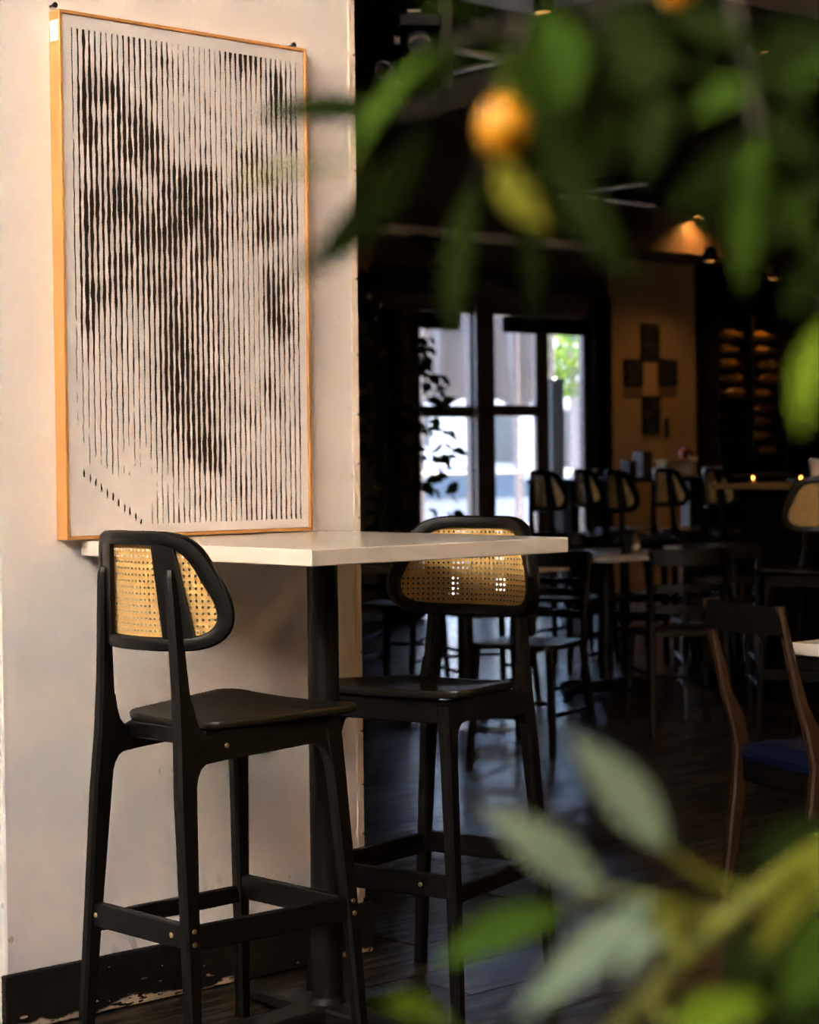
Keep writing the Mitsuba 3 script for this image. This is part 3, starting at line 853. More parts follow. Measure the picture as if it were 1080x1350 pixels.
# wine bottles lying in the niche, necks to the room
mat('wine_glass', (0.17, 0.085, 0.018), 0.15, 0.6)  # amber glow of the bottles put into the glass colour
mat('foil_gold', (0.65, 0.40, 0.10), 0.3, 0.5, metallic=1.0)
mat('foil_dark', (0.05, 0.02, 0.015), 0.4)
GW = 'wine bottles lying in the wall niche'
rack = thing('wine_rack', 'black wall rack holding two columns of lying wine bottles', 'rack')
zs_ = [2.41, 2.27, 2.13, 1.99, 1.85, 1.71, 1.58, 1.44, 1.30]
for xx in (15.20, 15.71, 16.24):
    part(rack, 'upright', rbox(xx - .012, xx + .012, Y1 - .24, Y1 - .0505, 1.15, 2.60, .003), 'black_steel', False)
prof = [(.001, 0), (.040, .001), (.045, .006), (.045, .18), (.040, .205), (.0165, .245), (.0150, .31), (.0175, .312), (.0175, .325)]
bb = lathe(prof, 16)
capm = lathe([(.0165, .262), (.0190, .263), (.0190, .328), (.001, .329)], 14)
ordinals = ['topmost', 'second', 'third', 'fourth', 'fifth', 'sixth', 'seventh', 'eighth', 'lowest']
for r_, z in enumerate(zs_):
    part(rack, 'shelf_bar', rbox(15.212, 16.228, Y1 - .22, Y1 - .20, z - .058, z - .047, .001), 'black_steel', False)
    part(rack, 'shelf_bar', rbox(15.212, 16.228, Y1 - .12, Y1 - .10, z - .058, z - .047, .001), 'black_steel', False)
    for c_ in range(2):
        if c_ == 0 and r_ > 4:
            continue
        x0_ = (15.26, 15.76)[c_] + .07 * rng.random()
        flip = rng.random() < .4
        R = trimesh.transformations.rotation_matrix(math.pi / 2 * (-1 if flip else 1), (0, 1, 0))
        Q = trimesh.transformations.rotation_matrix((rng.random() - .5) * .16, (0, 0, 1))
        ms_ = []
        for k_ in (bb.copy(), capm.copy()):
            k_.apply_transform(R); k_.apply_transform(Q); k_.apply_translation((x0_ + (.33 if flip else 0), Y1 - .16, z))
            ms_.append(k_)
        wb = thing('wine_bottle', 'wine bottle with its amber glow put into the glass, lying in the rack, %s of the %s column' % (ordinals[r_], ('left', 'right')[c_]), 'bottle', GW)
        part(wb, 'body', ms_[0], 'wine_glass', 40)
        part(wb, 'capsule', ms_[1], 'foil_gold' if rng.random() < .6 else 'foil_dark', 40)

# air curtains over the doors
def air_curtain(a, b, lab):
    (xa, _, zb), (xb, _, za) = a, b
    t = thing('air_curtain', lab, 'air curtain', 'air curtains above the street doors')
    poly = sg.Polygon([(0, 0), (-.14, 0), (-.19, .06), (-.19, (zb - za) - .03), (-.16, zb - za), (0, zb - za)])
    m = extrude(poly, xb - xa)
    v = m.vertices.copy()
    m.vertices = np.stack([xa + v[:, 2], Y1 - .001 + v[:, 0], za + v[:, 1]], 1)
    if m.volume < 0: m.invert()
    part(t, 'housing', m, 'glass_black', 20)
    part(t, 'edge_strip', rbox(xa, xb, Y1 - .196, Y1 - .1905, zb - .045, zb - .035, .001), 'door_metal', False)
    part(t, 'edge_strip', rbox(xa, xb, Y1 - .196, Y1 - .1905, za + .065, za + .075, .001), 'door_metal', False)
air_curtain((10.995, 12.450, 2.839), (11.734, 12.450, 2.621), 'long dark air curtain above the left street door')
air_curtain((12.144, 12.450, 2.871), (13.671, 12.450, 2.696), 'long dark air curtain above the right street door')
# dome camera under the cornice
xd, yd, zd = (11.526, 12.460, 3.063)
dc = thing('dome_camera', 'small dark dome camera hanging below the pale cornice', 'camera')
part(dc, 'mount', lathe([(.07, .0), (.075, .02), (.06, .045), (.02, .05)], 20, (xd, Y1 - .23, 3.075 - .045)), 'black_matte', 40)
part(dc, 'dome', lathe([(.001, -.075), (.035, -.066), (.055, -.045), (.064, -.02), (.064, 0.0)], 20, (xd, Y1 - .23, 3.03)), 'glass_black', 50)
part(dc, 'bracket', rbox(xd - .20, xd - .06, Y1 - .24, Y1 - .165, 3.05, 3.085, .004), 'black_matte', False)
# wall lamp
xl, yl, zl = (10.817, 12.400, 2.552)
wl = thing('wall_lamp', 'dark unlit wall lamp with a round shade beside the end of the white wall', 'lamp')
part(wl, 'shade', lathe([(.02, .20), (.06, .19), (.11, .12), (.13, .0), (.10, -.12), (.05, -.20), (.048, -.20), (.096, -.12), (.125, 0), (.105, .11)], 24, (xl, Y1 - .20, zl)), 'glass_black', 50)
part(wl, 'arm', tube([(xl, Y1 - .03, zl + .10), (xl, Y1 - .12, zl + .22), (xl, Y1 - .20, zl + .19)], .012, 8), 'black_steel', 40)

# ------------------------------------------------------------------ climbing plant left of the doors
leaf_tex = lambda a, b: mikit.proc(lambda p, n, uv: mikit.mix(a, b, mikit.smoothstep(0.42, 0.5, dr.abs(uv.x - .5)) * .0 + mikit.noise(p.x * 60, p.y * 60, p.z * 60)))
def leaf_mat(name, a, b, trans, rough=.4):
    scene[name] = {'type': 'principledthin', 'base_color': leaf_tex(a, b), 'roughness': rough, 'diff_trans': trans, 'spec_trans': 0.0}
leaf_mat('ivy_leaf', (0.010, 0.018, 0.007), (0.022, 0.030, 0.010), .35, .35)
leaf_mat('ivy_leaf_dry', (0.20, 0.095, 0.02), (0.12, 0.08, 0.02), .5, .5)
def leaf_mesh(B, Tp, w, up, fold=.22, droop=.10, n=9, shape=0.42):
    """A leaf from its base B to its tip Tp: width w, folded along the midrib and bent."""
    B, Tp = np.asarray(B, float), np.asarray(Tp, float)
    d = Tp - B; L = np.linalg.norm(d); d /= L
    side = np.cross(d, up); side /= np.linalg.norm(side)
    nrm = np.cross(side, d)
    V, F, UV = [], [], []
    for i in range(n + 1):
        t = i / n
        a = math.sin(math.pi * t ** shape) if shape < .5 else math.sin(math.pi * t)
        h = w / 2 * max(a, .02) ** .85
        c = B + d * L * t + nrm * (-droop * L * 4 * (t - .5) ** 2 + droop * L)
        for k, sgn in enumerate((-1, -.5, 0, .5, 1)):
            V.append(c + side * h * sgn + nrm * (fold * h * abs(sgn) ** 1.3))
            UV.append((.5 + sgn / 2, t))
    for i in range(n):
        for k in range(4):
            a = i * 5 + k
            F += [[a, a + 1, a + 6], [a, a + 6, a + 5]]
    return trimesh.Trimesh(np.array(V), F, process=False), np.array(UV)
ivx, ivy_, _ = (10.746, 11.900, 0.686)
iv = thing('climbing_plant', 'tall dark leafy climbing plant on a post in front of the left street door', 'plant')
part(iv, 'pot', lathe([(.13, 0), (.16, .01), (.20, .34), (.215, .36), (.20, .38), (.18, .35)], 28, (ivx, ivy_, 0)), 'black_matte', 40)
part(iv, 'soil', lathe([(.001, .33), (.185, .33), (.185, .34), (.001, .345)], 20, (ivx, ivy_, 0)), 'box_dark', 40)
part(iv, 'post', tube([(ivx, ivy_, .30), (ivx + .01, ivy_, 1.2), (ivx + .01, ivy_, 2.42)], .13, 16), 'box_dark', 40)
for k in range(5):
    a0 = k * 1.3
    part(iv, 'stem', tube([(ivx + (.10 + .16 * math.sin(z * 1.7 + k)) * math.cos(a0 + z * 1.6), ivy_ + (.10 + .10 * math.sin(z * 2 + k)) * math.sin(a0 + z * 1.6), z) for z in np.linspace(.33, 2.25 - .15 * k, 14)], .009, 6), 'stem_green', 40)
r7 = np.random.default_rng(21)
for k in range(295):
    z = .45 + 1.95 * r7.random() ** .8
    spread = .46 if z < 1.65 else .46 - .26 * (z - 1.65) / .75
    ang = r7.random() * 2 * math.pi
    rad = spread * (.35 + .65 * r7.random())
    B = np.array([ivx - .04 + rad * math.cos(ang) * 1.08, ivy_ + rad * .75 * math.sin(ang), z])
    Ls = .10 + .055 * r7.random()
    dirv = np.array([math.cos(ang) * .8 + r7.normal() * .35, math.sin(ang) * .6 + r7.normal() * .35, -.35 + r7.normal() * .4]); dirv /= np.linalg.norm(dirv)
    m, uv = leaf_mesh(B, B + dirv * Ls, Ls * (.55 + .15 * r7.random()), np.array([r7.normal() * .5, -.8, .8]), .15, .12, 5, .62)
    part(iv, 'leaf', m, 'ivy_leaf_dry' if r7.random() < .09 else 'ivy_leaf', True, uv=uv)

# ------------------------------------------------------------------ ceiling: rafts, soffit, fixtures
def raft(lab, x0, x1, y0, y1, z, edges):
    t = thing('ceiling_raft', lab, 'ceiling panel', 'black ceiling rafts with pale edges')
    part(t, 'panel', rbox(x0, x1, y0, y1, z + .01, z + .09, .002), 'black_matte', False)
    for q in edges:
        part(t, 'edge_trim', rbox(*q, z - .004, z + .0095, .001), 'cornice_white', False)
    for xx in (x0 + .15, x1 - .15):
        for yy in (y0 + .15, y1 - .15):
            part(t, 'hanger', tube([(xx, yy, z + .09), (xx, yy, ZC)], .006, 6), 'black_steel', 30)
x, y, z = (6.831, 6.736, 3.100)
raft('black ceiling raft with pale edge trims, its corner pointing right beside the black projector', x - 1.5, x, y, y + 1.7, 3.1, ((x - 1.5, x, y, y + .07), (x - .07, x, y + .071, y + 1.7)))
x, y, z = (10.553, 10.035, 3.100)
raft('far black ceiling raft with pale trim at its left corner, above the right street door', x, x + 2.6, y - 2.3, y, 3.1, ((x, x + 1.0, y - .05, y), (x, x + .05, y - .8, y - .051)))
x, y, z = (6.619, 5.325, 3.100)
structure('trim_3', rbox(x - .6, x + 6.0, y - 1.1, y, 3.1, ZC, .003), 'soffit_paint')

FILL = 0.60
# lamps: warm recessed spots
def spot(lab, p, power, r=.035, recess=.035):
    t = thing('ceiling_spot', lab, 'ceiling light', 'warm ceiling spots')
    x, y, z = p
    part(t, 'can', lathe([(r * 1.02, recess + .02), (r * 1.02, .001), (r * 1.2, .0), (r * 1.35, .002), (r * 1.35, .12), (r * .9, .13), (.001, .13)], 20, (x, y, z)), 'black_steel', 40)
    if z + .13 < ZC - .01:
        part(t, 'rod', tube([(x, y, z + .125), (x, y, ZC)], .008, 6), 'black_steel', 30)
    k = numbered(t + '__lens')
    m = lathe([(.001, -.001), (r, -.001), (r, .001), (.001, .001)], 20, (x, y, z + recess))
    scene[k] = mikit.ply(m, 'black_matte', smooth=False, emitter={'type': 'area', 'radiance': {'type': 'rgb', 'value': [power * 1.0, power * .46, power * .12]}})
    return t
spot('warm ceiling spot glowing under the grey housing at the top of the photo', (6.030, 5.801, 3.050), .05, .030, -.002)
spot('tiny warm ceiling spot glowing at the upper right', (8.872, 6.882, 3.408), .05, .022, -.002)
xs, ys, zs2 = (15.081, 12.500, 3.407)
spot('warm downlight above the ledge, washing the far wall orange', (xs, Y1 - .10, 3.50), 34.0, .032, .03)
spot('added warm ceiling spot lighting the wall pictures', (14.45, Y1 - .75, 3.0), 8.0, .045, .05)  # lamp added to warm the wall, its lens recessed out of sight
spot('added warm ceiling spot lighting the wine rack', (15.75, Y1 - .45, 2.93), 13.0, .045, .08)  # lamp added to make the bottles shine
mat('opal', (0.8, 0.7, 0.5), 0.4)
for (x, y), lab in (((5.3, 0.3), 'added warm fill globe on the right, nearest the high table'), ((6.6, -0.9), 'added warm fill globe on the right, farthest along the row'), ((4.0, -1.6), 'added warm fill globe hanging behind the camera')):  # unseen globes added to warm the shaded wall
    t = thing('added_pendant', lab, 'lamp', 'added opal fill globes')
    part(t, 'cable', tube([(x, y, 2.76), (x, y, ZC)], .004, 6), 'black_steel', 30)
    part(t, 'cap', lathe([(.05, 2.735), (.055, 2.74), (.03, 2.79), (.006, 2.80)], 20, (x, y, 0)), 'black_steel', 40)
    k = numbered(t + '__globe')
    scene[k] = mikit.ply(sphere((x, y, 2.58), .17, (1, 1, 1), 3) if False else trimesh.Trimesh(sphere((0, 0, 0), .17, sub=3).vertices + (x, y, 2.58), sphere((0, 0, 0), .17, sub=3).faces, process=False), 'opal', smooth=True,
                         emitter={'type': 'area', 'radiance': {'type': 'rgb', 'value': [FILL * 1.0, FILL * .55, FILL * .20]}})
mat('housing_grey', (0.16, 0.15, 0.13), 0.5)
x, y, z = (6.003, 5.847, 3.100)
sb = thing('ceiling_box', 'grey housing hanging from the ceiling at the top of the photo', 'ceiling unit')
part(sb, 'housing', rbox(x - .22, x + .28, y - .25, y + .25, 3.115, 3.50, .03), 'housing_grey', 20)
part(sb, 'rod', tube([(x, y, 3.5), (x, y, ZC)], .012, 8), 'black_steel', 30)

# projector and speaker under the ceiling beside the wall
mat('panel_grey', (0.075, 0.066, 0.05), 0.6)
px_, py_, pz_ = (4.909, 5.320, 2.674)
RP = trimesh.transformations.rotation_matrix(.834 - math.pi / 2, (0, 0, 1))
def local(m):
    m = m.copy(); m.apply_transform(RP); m.apply_translation((px_, py_, pz_)); return m
# local frame: x along the box's front, y into its depth, z up
pr = thing('projector', 'black ceiling projector with round lens beside the upper end of the white wall', 'projector')
part(pr, 'housing', local(rbox(-.075, .065, 0, .25, -.145, .125, .02)), 'black_matte', 20)
part(pr, 'hood', local(cat(rbox(-.08, .07, -.06, .02, .08, .13, .006))), 'black_steel', 20)
ring = lathe([(.030, 0), (.042, .0), (.044, .03), (.030, .03)], 24); ring.apply_transform(trimesh.transformations.rotation_matrix(math.pi / 2, (1, 0, 0))); ring.apply_translation((-.005, .0, .03))
lens = part(pr, 'lens_ring', local(ring), 'black_steel', 40)
gl = sphere((0, 0, 0), .031, (1, .4, 1), 3); gl.apply_translation((-.005, -.004, .03))
part(lens, 'lens', local(gl), 'glass_black', True)
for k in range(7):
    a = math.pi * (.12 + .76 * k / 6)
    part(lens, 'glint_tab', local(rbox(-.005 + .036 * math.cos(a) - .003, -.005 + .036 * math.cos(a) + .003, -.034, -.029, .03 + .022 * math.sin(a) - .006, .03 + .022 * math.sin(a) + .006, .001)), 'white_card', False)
part(pr, 'mount_plate', local(rbox(-.02, .115, .26, .28, -.07, .30, .004)), 'panel_grey', 20)
part(pr, 'warning_label', local(cat(rbox(-.048, .0, .020, .0215, .150, .158, .0002), rbox(-.050, .004, .020, .0215, .140, .147, .0002))), 'white_card', False)
part(pr, 'label_board', local(rbox(-.07, .06, .022, .03, .125, .21, .003)), 'black_matte', False)
part(pr, 'pole', tube([(px_ + .1, py_ + .15, pz_ + .1), (px_ + .1, py_ + .15, ZC)], .02, 10), 'black_steel', 30)
sp = thing('loudspeaker', 'black loudspeaker box hanging between the white wall and the projector', 'loudspeaker')
part(sp, 'cabinet', local(rbox(-.30, -.098, .10, .38, -.125, .30, .01)), 'black_matte', 20)
part(sp, 'driver', local(rot(lathe([(.010, 0), (.030, .004), (.034, .012)], 20), (1, 0, 0), 90).apply_translation((-.135, .098, -.04)) or trimesh.Trimesh()) if False else local(trimesh.Trimesh(*(lambda m: (m.vertices + np.array((-.135, .10, -.04)), m.faces))(rot(lathe([(.034, 0), (.034, .010), (.026, .012), (.006, .004)], 20), (1, 0, 0), 90)), process=False)), 'glass_black', 40)
part(sp, 'rod', tube([tuple(np.array(local(trimesh.Trimesh([(-.2, .25, .30)], [], process=False)).vertices[0])), tuple(np.array(local(trimesh.Trimesh([(-.2, .25, ZC - pz_)], [], process=False)).vertices[0]))], .012, 8), 'black_steel', 30)

# ------------------------------------------------------------------ the street outside
mat('asphalt', (0.10, 0.10, 0.105), 0.85)
mat('paving', (0.36, 0.35, 0.34), 0.8)
mat('car_white', (0.80, 0.80, 0.80), 0.25, 0.6)
mat('car_blue', (0.03, 0.12, 0.34), 0.25, 0.6)
mat('car_silver', (0.22, 0.23, 0.25), 0.3, 0.6)
mat('tyre', (0.02, 0.02, 0.02), 0.7)
mat('rubber_grey', (0.20, 0.21, 0.23), 0.7)
mat('red_light', (0.70, 0.05, 0.02), 0.3)
mat('render_pale', (0.62, 0.57, 0.50), 0.8)
mat('render_cream', (0.70, 0.66, 0.61), 0.8)
mat('awning_grey', (0.13, 0.135, 0.145), 0.8)
mat('pole_grey', (0.16, 0.14, 0.14), 0.5)
structure('ground', rbox(-45, 60, -45, 60, -.42, -.20, .001), 'asphalt')
structure('pavement', rbox(6, 32, Y1 + .2, Y1 + 3.6, -.21, -.06, .01), 'paving')
structure('roof', rbox(X0 - .4, X1 + .3, Y0 - .3, Y1 + .35, ZC + .15, ZC + .45, .01), 'dark_ceiling')
# houses: across the street, and one added beside the camera to bounce sunlight indoors
def house(lab, x0, x1, y0, y1, h, face, nwin, m='render_pale'):
    t = thing('house', lab, 'building')
    b = part(t, 'wall', rbox(x0, x1, y0, y1, -.2, h, .01), m, False)
    for i in range(nwin):
        for z in (1.0, 4.2):
            if z + 1.6 > h:
                continue
            if face == 'y':
                c = x0 + (x1 - x0) * (i + .5) / nwin
                w = part(t, 'window', rbox(c - .55, c + .55, y0 - .05, y0 - .001, z, z + 1.5, .01), 'door_metal', False)
                part(w, 'glazing', rbox(c - .47, c + .47, y0 - .056, y0 - .0505, z + .08, z + 1.42, .001), 'glass_black', False)
            else:
                c = y0 + (y1 - y0) * (i + .5) / nwin
                w = part(t, 'window', rbox(x1 + .001, x1 + .05, c - .55, c + .55, z, z + 1.5, .01), 'door_metal', False)
                part(w, 'glazing', rbox(x1 + .0505, x1 + .056, c - .47, c + .47, z + .08, z + 1.42, .001), 'glass_black', False)
    part(t, 'roof_edge', rbox(x0 - .2, x1 + .2, y0 - .2, y1 + .2, h, h + .25, .02), m, False)
house('pale sunlit house across the street, seen through the street doors', 14, 40, 36, 44, 7.5, 'y', 9)
house('unseen cream house added on the open side to bounce sunlight into the room', -14, -8, -16, 18, 10.8, 'x', 9, 'render_cream')

# a grey tarpaulin hung from a frame on the pavement outside
aw = thing('tarpaulin_screen', 'grey tarpaulin hung high on a pole frame outside the street doors', 'awning')
awx0, awx1 = (14.625, 16.000, 2.096)[0], (16.514, 16.000, 2.130)[0]
def cloth(x0, x1, y, z0, z1, th=.02):
    n = 60
    V, F = [], []
    for k in range(n + 1):
        x = x0 + (x1 - x0) * k / n
        for z, amp in ((z1, .03), ((z0 + z1) / 2, .06), (z0 + .04 * math.sin(k * .7), .09)):
            o_ = amp * math.sin(k * .55 + .6 * math.sin(k * .21))
            V += [(x, y + o_, z), (x, y + o_ + th, z)]
    for k in range(n):
        a, b = k * 6, (k + 1) * 6
        for q in (0, 2):
            F += [[a + q, b + q, b + q + 2], [a + q, b + q + 2, a + q + 2], [a + q + 1, a + q + 3, b + q + 3], [a + q + 1, b + q + 3, b + q + 1]]
    return trimesh.Trimesh(np.array(V), F, process=False)
part(aw, 'cloth', cloth(awx0, awx1, 16.0, 1.86, 3.05), 'awning_grey', True)
part(aw, 'top_bar', tube([(awx0 - .1, 16.03, 3.08), (awx1 + .1, 16.03, 3.08)], .03, 10), 'pole_grey', 40)
for xx in (awx0 - .05, (15.992, 15.900, 2.117)[0], awx1 + .04):
    part(aw, 'pole', tube([(xx, 15.86, -.06), (xx, 15.86, 3.12)], .03, 10), 'pole_grey', 40)

def wheel(parent, x, y, z, r):
    m = lathe([(r * .35, -.09), (r * .9, -.09), (r, -.06), (r, .06), (r * .9, .09), (r * .35, .09)], 24)
    m.apply_transform(trimesh.transformations.rotation_matrix(math.pi / 2, (1, 0, 0))); m.apply_translation((x, y, z))
    w = part(parent, 'wheel', m, 'tyre', 40)
    h = lathe([(.001, -.095), (r * .6, -.095), (r * .62, -.08), (.001, -.07)], 18)
    h.apply_transform(trimesh.transformations.rotation_matrix(math.pi / 2, (1, 0, 0))); h.apply_translation((x, y, z))
    part(w, 'hub', h, 'car_silver', 40)
def car(name, lab, cat_, x, y, paint, prof, glass, wheels, width=1.75, lights=()):
    """Side view drawn in x and z, extruded across the car, upper edges drawn in."""
    t = thing(name, lab, cat_)
    def slab(pts, y0, y1, inset=0):
        m = extrude(sg.Polygon(pts).buffer(-.04).buffer(.04, 4), y1 - y0)
        v = m.vertices.copy()
        yy = y0 + v[:, 2]
        mid = (y0 + y1) / 2
        k = np.clip((v[:, 1] - 1.0) / .8, 0, 1) * inset
        m.vertices = np.stack([x + v[:, 0], y + mid + (yy - mid) * (1 - k), v[:, 1] - .2], 1)
        if m.volume < 0: m.invert()
        return m
    part(t, 'body', slab(prof, 0, width, .16), paint, 25)
    for g in glass:
        part(t, 'window', slab(g, -.012, width + .012, .16), 'glass_black', 25)
    for wx_, r in wheels:
        for yy in (.08, width - .08):
            wheel(t, x + wx_, y + yy, r - .2, r)
    for q in lights:
        part(t, 'light', rbox(x + q[0], x + q[0] + .12, y - .02, y + .10, q[1] - .2, q[1] + .13 - .2, .02), q[2], 20)
    return t
vx, vy, _ = (18.479, 19.691, 0.901)
car('van', 'white delivery van parked across the street, bright in the sun', 'van', vx - 4.2, 22.3, 'car_white',
    [(0, .35), (0, 2.35), (.1, 2.45), (3.8, 2.45), (4.3, 1.95), (4.75, 1.35), (5.2, 1.2), (5.25, .35)], [[(3.75, 2.2), (4.15, 1.9), (4.5, 1.4), (3.75, 1.4)]], [(.95, .36), (4.4, .36)], 1.9, ((0.02, 1.0, 'red_light'), (5.1, .8, 'red_light')))
car('pickup_truck', 'white truck with tall box body behind the right street door', 'truck', (19.258, 18.984, 0.889)[0] - .2, 25.5, 'car_white',
    [(0, .55), (0, 2.75), (3.6, 2.75), (3.6, 2.1), (4.2, 2.1), (4.75, 1.45), (4.95, 1.3), (4.95, .55)], [[(3.8, 2.0), (4.15, 2.0), (4.55, 1.45), (3.8, 1.45)]], [(.9, .44), (4.2, .44)], 2.0, ((0.02, .9, 'red_light'),))
car('car', 'blue car parked outside the left street door', 'car', (13.912, 15.043, 0.529)[0] - 3.2, 17.0, 'car_blue',
    [(0, .3), (0.02, .8), (.6, .92), (1.25, 1.36), (2.5, 1.38), (3.3, .95), (4.0, .82), (4.05, .3)], [[(.80, .95), (1.30, 1.28), (1.75, 1.30), (1.75, .95)], [(1.85, .95), (1.85, 1.30), (2.42, 1.30), (3.05, .95)]], [(.75, .31), (3.25, .31)], 1.65)
car('car', 'silver car parked outside the right street door', 'car', (16.035, 15.815, 0.447)[0] + .2, 18.6, 'car_silver',
    [(0, .3), (0.02, .8), (.6, .92), (1.25, 1.36), (2.5, 1.38), (3.3, .95), (4.0, .82), (4.05, .3)], [[(.80, .95), (1.30, 1.28), (1.75, 1.30), (1.75, .95)], [(1.85, .95), (1.85, 1.30), (2.42, 1.30), (3.05, .95)]], [(.75, .31), (3.25, .31)], 1.65, ((-.0, .72, 'red_light'),))
# dark menu stand and a railing on the pavement
x, y, _ = (13.353, 12.739, 1.271)
ms = thing('menu_board', 'tall dark menu board standing just outside the right street door', 'board')
part(ms, 'board', rbox(x - .075, x + .075, y - .03, y + .03, -.02, 1.96, .006), 'black_steel', False)
part(ms, 'foot', rbox(x - .16, x + .16, y - .16, y + .16, -.06, -.02, .006), 'black_steel', False)
rl = thing('street_railing', 'thin dark railing along the pavement outside the doors', 'railing')
for k, xx in enumerate(np.arange(10.6, 17.2, 1.6)):
    part(rl, 'post', tube([(xx, 15.2, -.06), (xx, 15.2, 1.12)], .018, 8), 'pole_grey', 40)
part(rl, 'rail', tube([(10.5, 15.2, 1.10), (17.1, 15.2, 1.10)], .016, 8), 'pole_grey', 40)
part(rl, 'rail', tube([(10.5, 15.2, .55), (17.1, 15.2, .55)], .012, 8), 'pole_grey', 40)
# a street tree
leaf_mat('tree_leaf', (0.10, 0.17, 0.035), (0.16, 0.24, 0.06), .5, .5)
sx, sy, _ = (27.843, 26.115, 2.707)
tr = thing('street_tree', 'green street tree behind the truck, seen high in the right street door', 'tree')
part(tr, 'trunk', tube([(sx, sy, -.2), (sx + .05, sy, 1.6), (sx - .05, sy, 3.4)], [.14, .11, .06], 10), 'pole_grey', 40)
LV, LF = [], []
r8 = np.random.default_rng(3)
for k in range(900):
    dvec = r8.normal(size=3); dvec /= np.linalg.norm(dvec)
    c = np.array([sx, sy, 3.5]) + dvec * (1.5, 1.5, 1.15) * (.55 + .45 * r8.random())
    a = r8.normal(size=3); a /= np.linalg.norm(a); b = np.cross(a, r8.normal(size=3)); b /= np.linalg.norm(b)
    i = len(LV); LV += [c - a * .14, c + b * .07, c + a * .14, c - b * .07]; LF += [[i, i + 1, i + 2], [i, i + 2, i + 3]]
k = part(tr, 'foliage', trimesh.Trimesh(np.array(LV), LF, process=False), 'tree_leaf', False)
labels[k] = {'kind': 'stuff', 'label': 'green foliage'}

